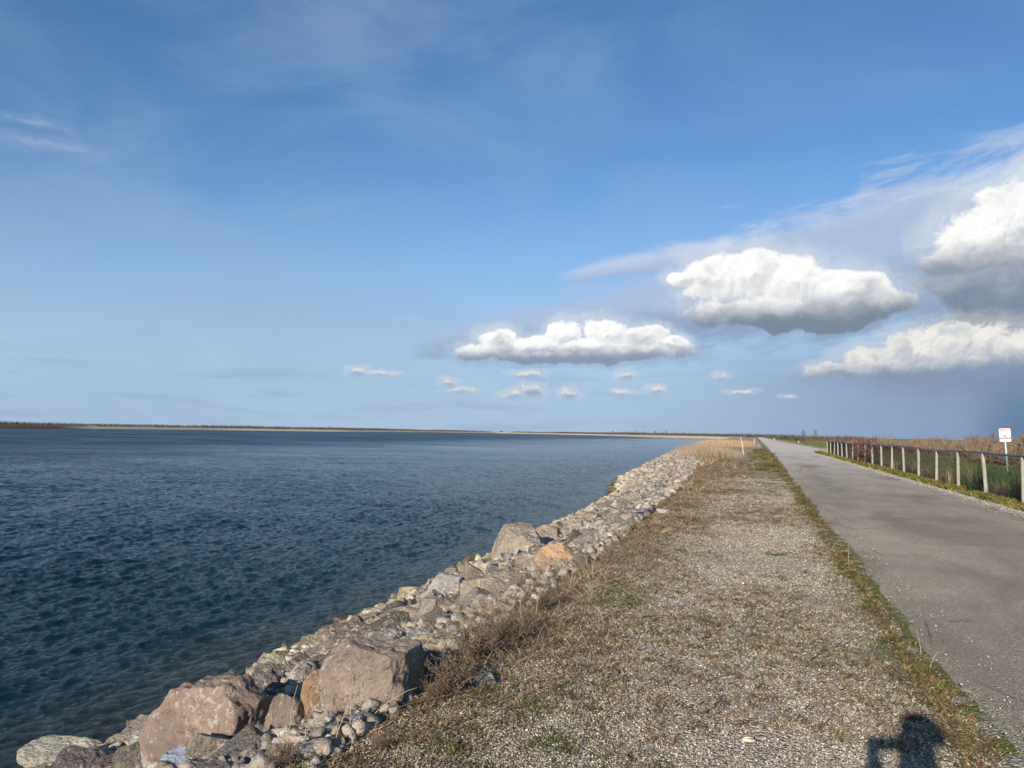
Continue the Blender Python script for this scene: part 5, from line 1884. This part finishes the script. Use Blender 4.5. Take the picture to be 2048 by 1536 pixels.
pel = addj(L(0, 0, 0.98), 0.15)
wa = addj(L(0, 0, 1.12), 0.135, pel)
ch = addj(L(0.0, 0, 1.34), 0.16, wa)
nk0 = addj(L(0.0, 0, hz - 0.235), 0.10, ch)
nk = addj(L(0.01, 0, hz - 0.15), 0.055, nk0)
hd0 = addj(L(0.03, 0, hz - 0.07), 0.072, nk)
hd = addj(L(0.02, 0, hz + 0.02), 0.092, hd0)
hd2 = addj(L(0.01, 0, hz + 0.07), 0.075, hd)
phone_c = CAM - FWD * 0.030 - base + RGT * 0.02
sh_z = hz - 0.27
joint = {}
for sgn in (-1, 1):
    s0 = addj(L(0, 0.19 * sgn, sh_z), 0.065, nk0)
    el_ = addj(L(0.16, 0.22 * sgn - 0.10, sh_z - 0.24), 0.046, s0)
    wr = phone_c + RGT * ((0.060 if sgn > 0 else 0.055) * sgn) - UPV * 0.10 - FWD * 0.03
    w_i = addj(wr, 0.048, el_)
    pa = addj(phone_c + RGT * (0.072 * sgn) - UPV * 0.045 - FWD * 0.03, 0.046, w_i)
    joint[sgn] = (s0, el_, w_i, pa)
    for f in range(4):
        b0 = phone_c + RGT * (0.090 * sgn) + UPV * (0.024 - 0.019 * f) - FWD * 0.022
        k1 = addj(b0 + RGT * 0.012 * sgn, 0.009, pa)
        k2 = addj(b0 + FWD * 0.026 + RGT * 0.006 * sgn, 0.0085, k1)
        addj(b0 + FWD * (0.028) - RGT * (0.022 - 0.002 * f) * sgn, 0.0075, k2)
    t1 = addj(phone_c + RGT * (0.070 * sgn) - UPV * 0.05 - FWD * 0.035, 0.011, pa)
    addj(phone_c + RGT * (0.045 * sgn) - UPV * 0.030 - FWD * 0.022, 0.009, t1)
for sgn in (-1, 1):
    hp_ = addj(L(0, 0.10 * sgn, 0.90), 0.095, pel)
    kn = addj(L(0.02, 0.12 * sgn, 0.50), 0.062, hp_)
    an = addj(L(-0.02, 0.13 * sgn, 0.10), 0.042, kn)
    addj(L(0.10, 0.15 * sgn, 0.04), 0.038, an)
body = skin_obj('body', J, E_, SKIN, person)
# clothing
jj = [(J[pel][0], 0.175), (J[wa][0], 0.165), (J[ch][0], 0.185), (J[nk0][0], 0.12), (J[nk][0] - UPZ * 0.03, 0.07)]
je = [(0, 1), (1, 2), (2, 3), (3, 4)]
for sgn in (-1, 1):
    s0, el_, w_i, pa = joint[sgn]
    n0 = len(jj)
    jj += [(J[s0][0], 0.085), (J[el_][0], 0.062), (J[w_i][0], 0.085)]
    je += [(3, n0), (n0, n0 + 1), (n0 + 1, n0 + 2)]
skin_obj('jacket', jj, je, COAT, person)
jj = [(L(0, 0, 1.0), 0.17)]
je = []
for sgn in (-1, 1):
    n0 = len(jj)
    jj += [(L(0, 0.10 * sgn, 0.90), 0.11), (L(0.02, 0.12 * sgn, 0.50), 0.08), (L(-0.02, 0.13 * sgn, 0.10), 0.062)]
    je += [(0, n0), (n0, n0 + 1), (n0 + 1, n0 + 2)]
skin_obj('trousers', jj, je, JEAN, person)
for sgn in (-1, 1):
    skin_obj('shoe', [(L(-0.06, 0.13 * sgn, 0.055), 0.05), (L(0.06, 0.145 * sgn, 0.05), 0.05), (L(0.17, 0.16 * sgn, 0.038), 0.036)], [(0, 1), (1, 2)], SHOE, person)
Vc, Tc = ICO[4]
cv = Vc * np.array([0.112, 0.118, 0.135])
cv = cv[:, :]
capm = mesh_np('cap', cv, [Tc[(cv[Tc][:, :, 2].min(1) > -0.01)]], CAPM, True)
co = link('cap', capm, person, L(0.0, 0, hz + 0.015))
nose = MB()
nose.tube(np.array([L(0.10, 0, hz + 0.01), L(0.135, 0, hz - 0.035), L(0.10, 0, hz - 0.045)]), [0.008, 0.014, 0.010], 6)
nose.build('nose', SKIN, person, True)
for sgn in (-1, 1):
    e = MB()
    e.tube(np.array([L(0.095, 0.033 * sgn, hz + 0.003), L(0.107, 0.033 * sgn, hz + 0.003)]), [0.012, 0.006], 8)
    e.build('eye', M_WHITE, person, True)
    e = MB()
    e.tube(np.array([L(-0.005, 0.090 * sgn, hz + 0.02), L(0.0, 0.104 * sgn, hz - 0.005), L(0.01, 0.092 * sgn, hz - 0.035)]), [0.012, 0.016, 0.009], 6)
    e.build('ear', SKIN, person, True)
e = MB()
e.tube(np.array([L(0.098, -0.026, hz - 0.072), L(0.108, 0, hz - 0.070), L(0.098, 0.026, hz - 0.072)]), [0.004, 0.007, 0.004], 6)
e.build('mouth', mat_plain('lips', srgb(160, 100, 92), 0.5), person, True)
pm = MB()
pm.box((0, 0, 0), (0.152, 0.074, 0.008))
po = pm.build('phone', PHON, None)
Rm = Matrix((RGT, UPV, -FWD)).transposed()
po.matrix_world = Matrix.Translation(base + phone_c) @ Rm.to_4x4()
tag(po, 'dark phone held sideways in both hands in front of the person', 'phone')
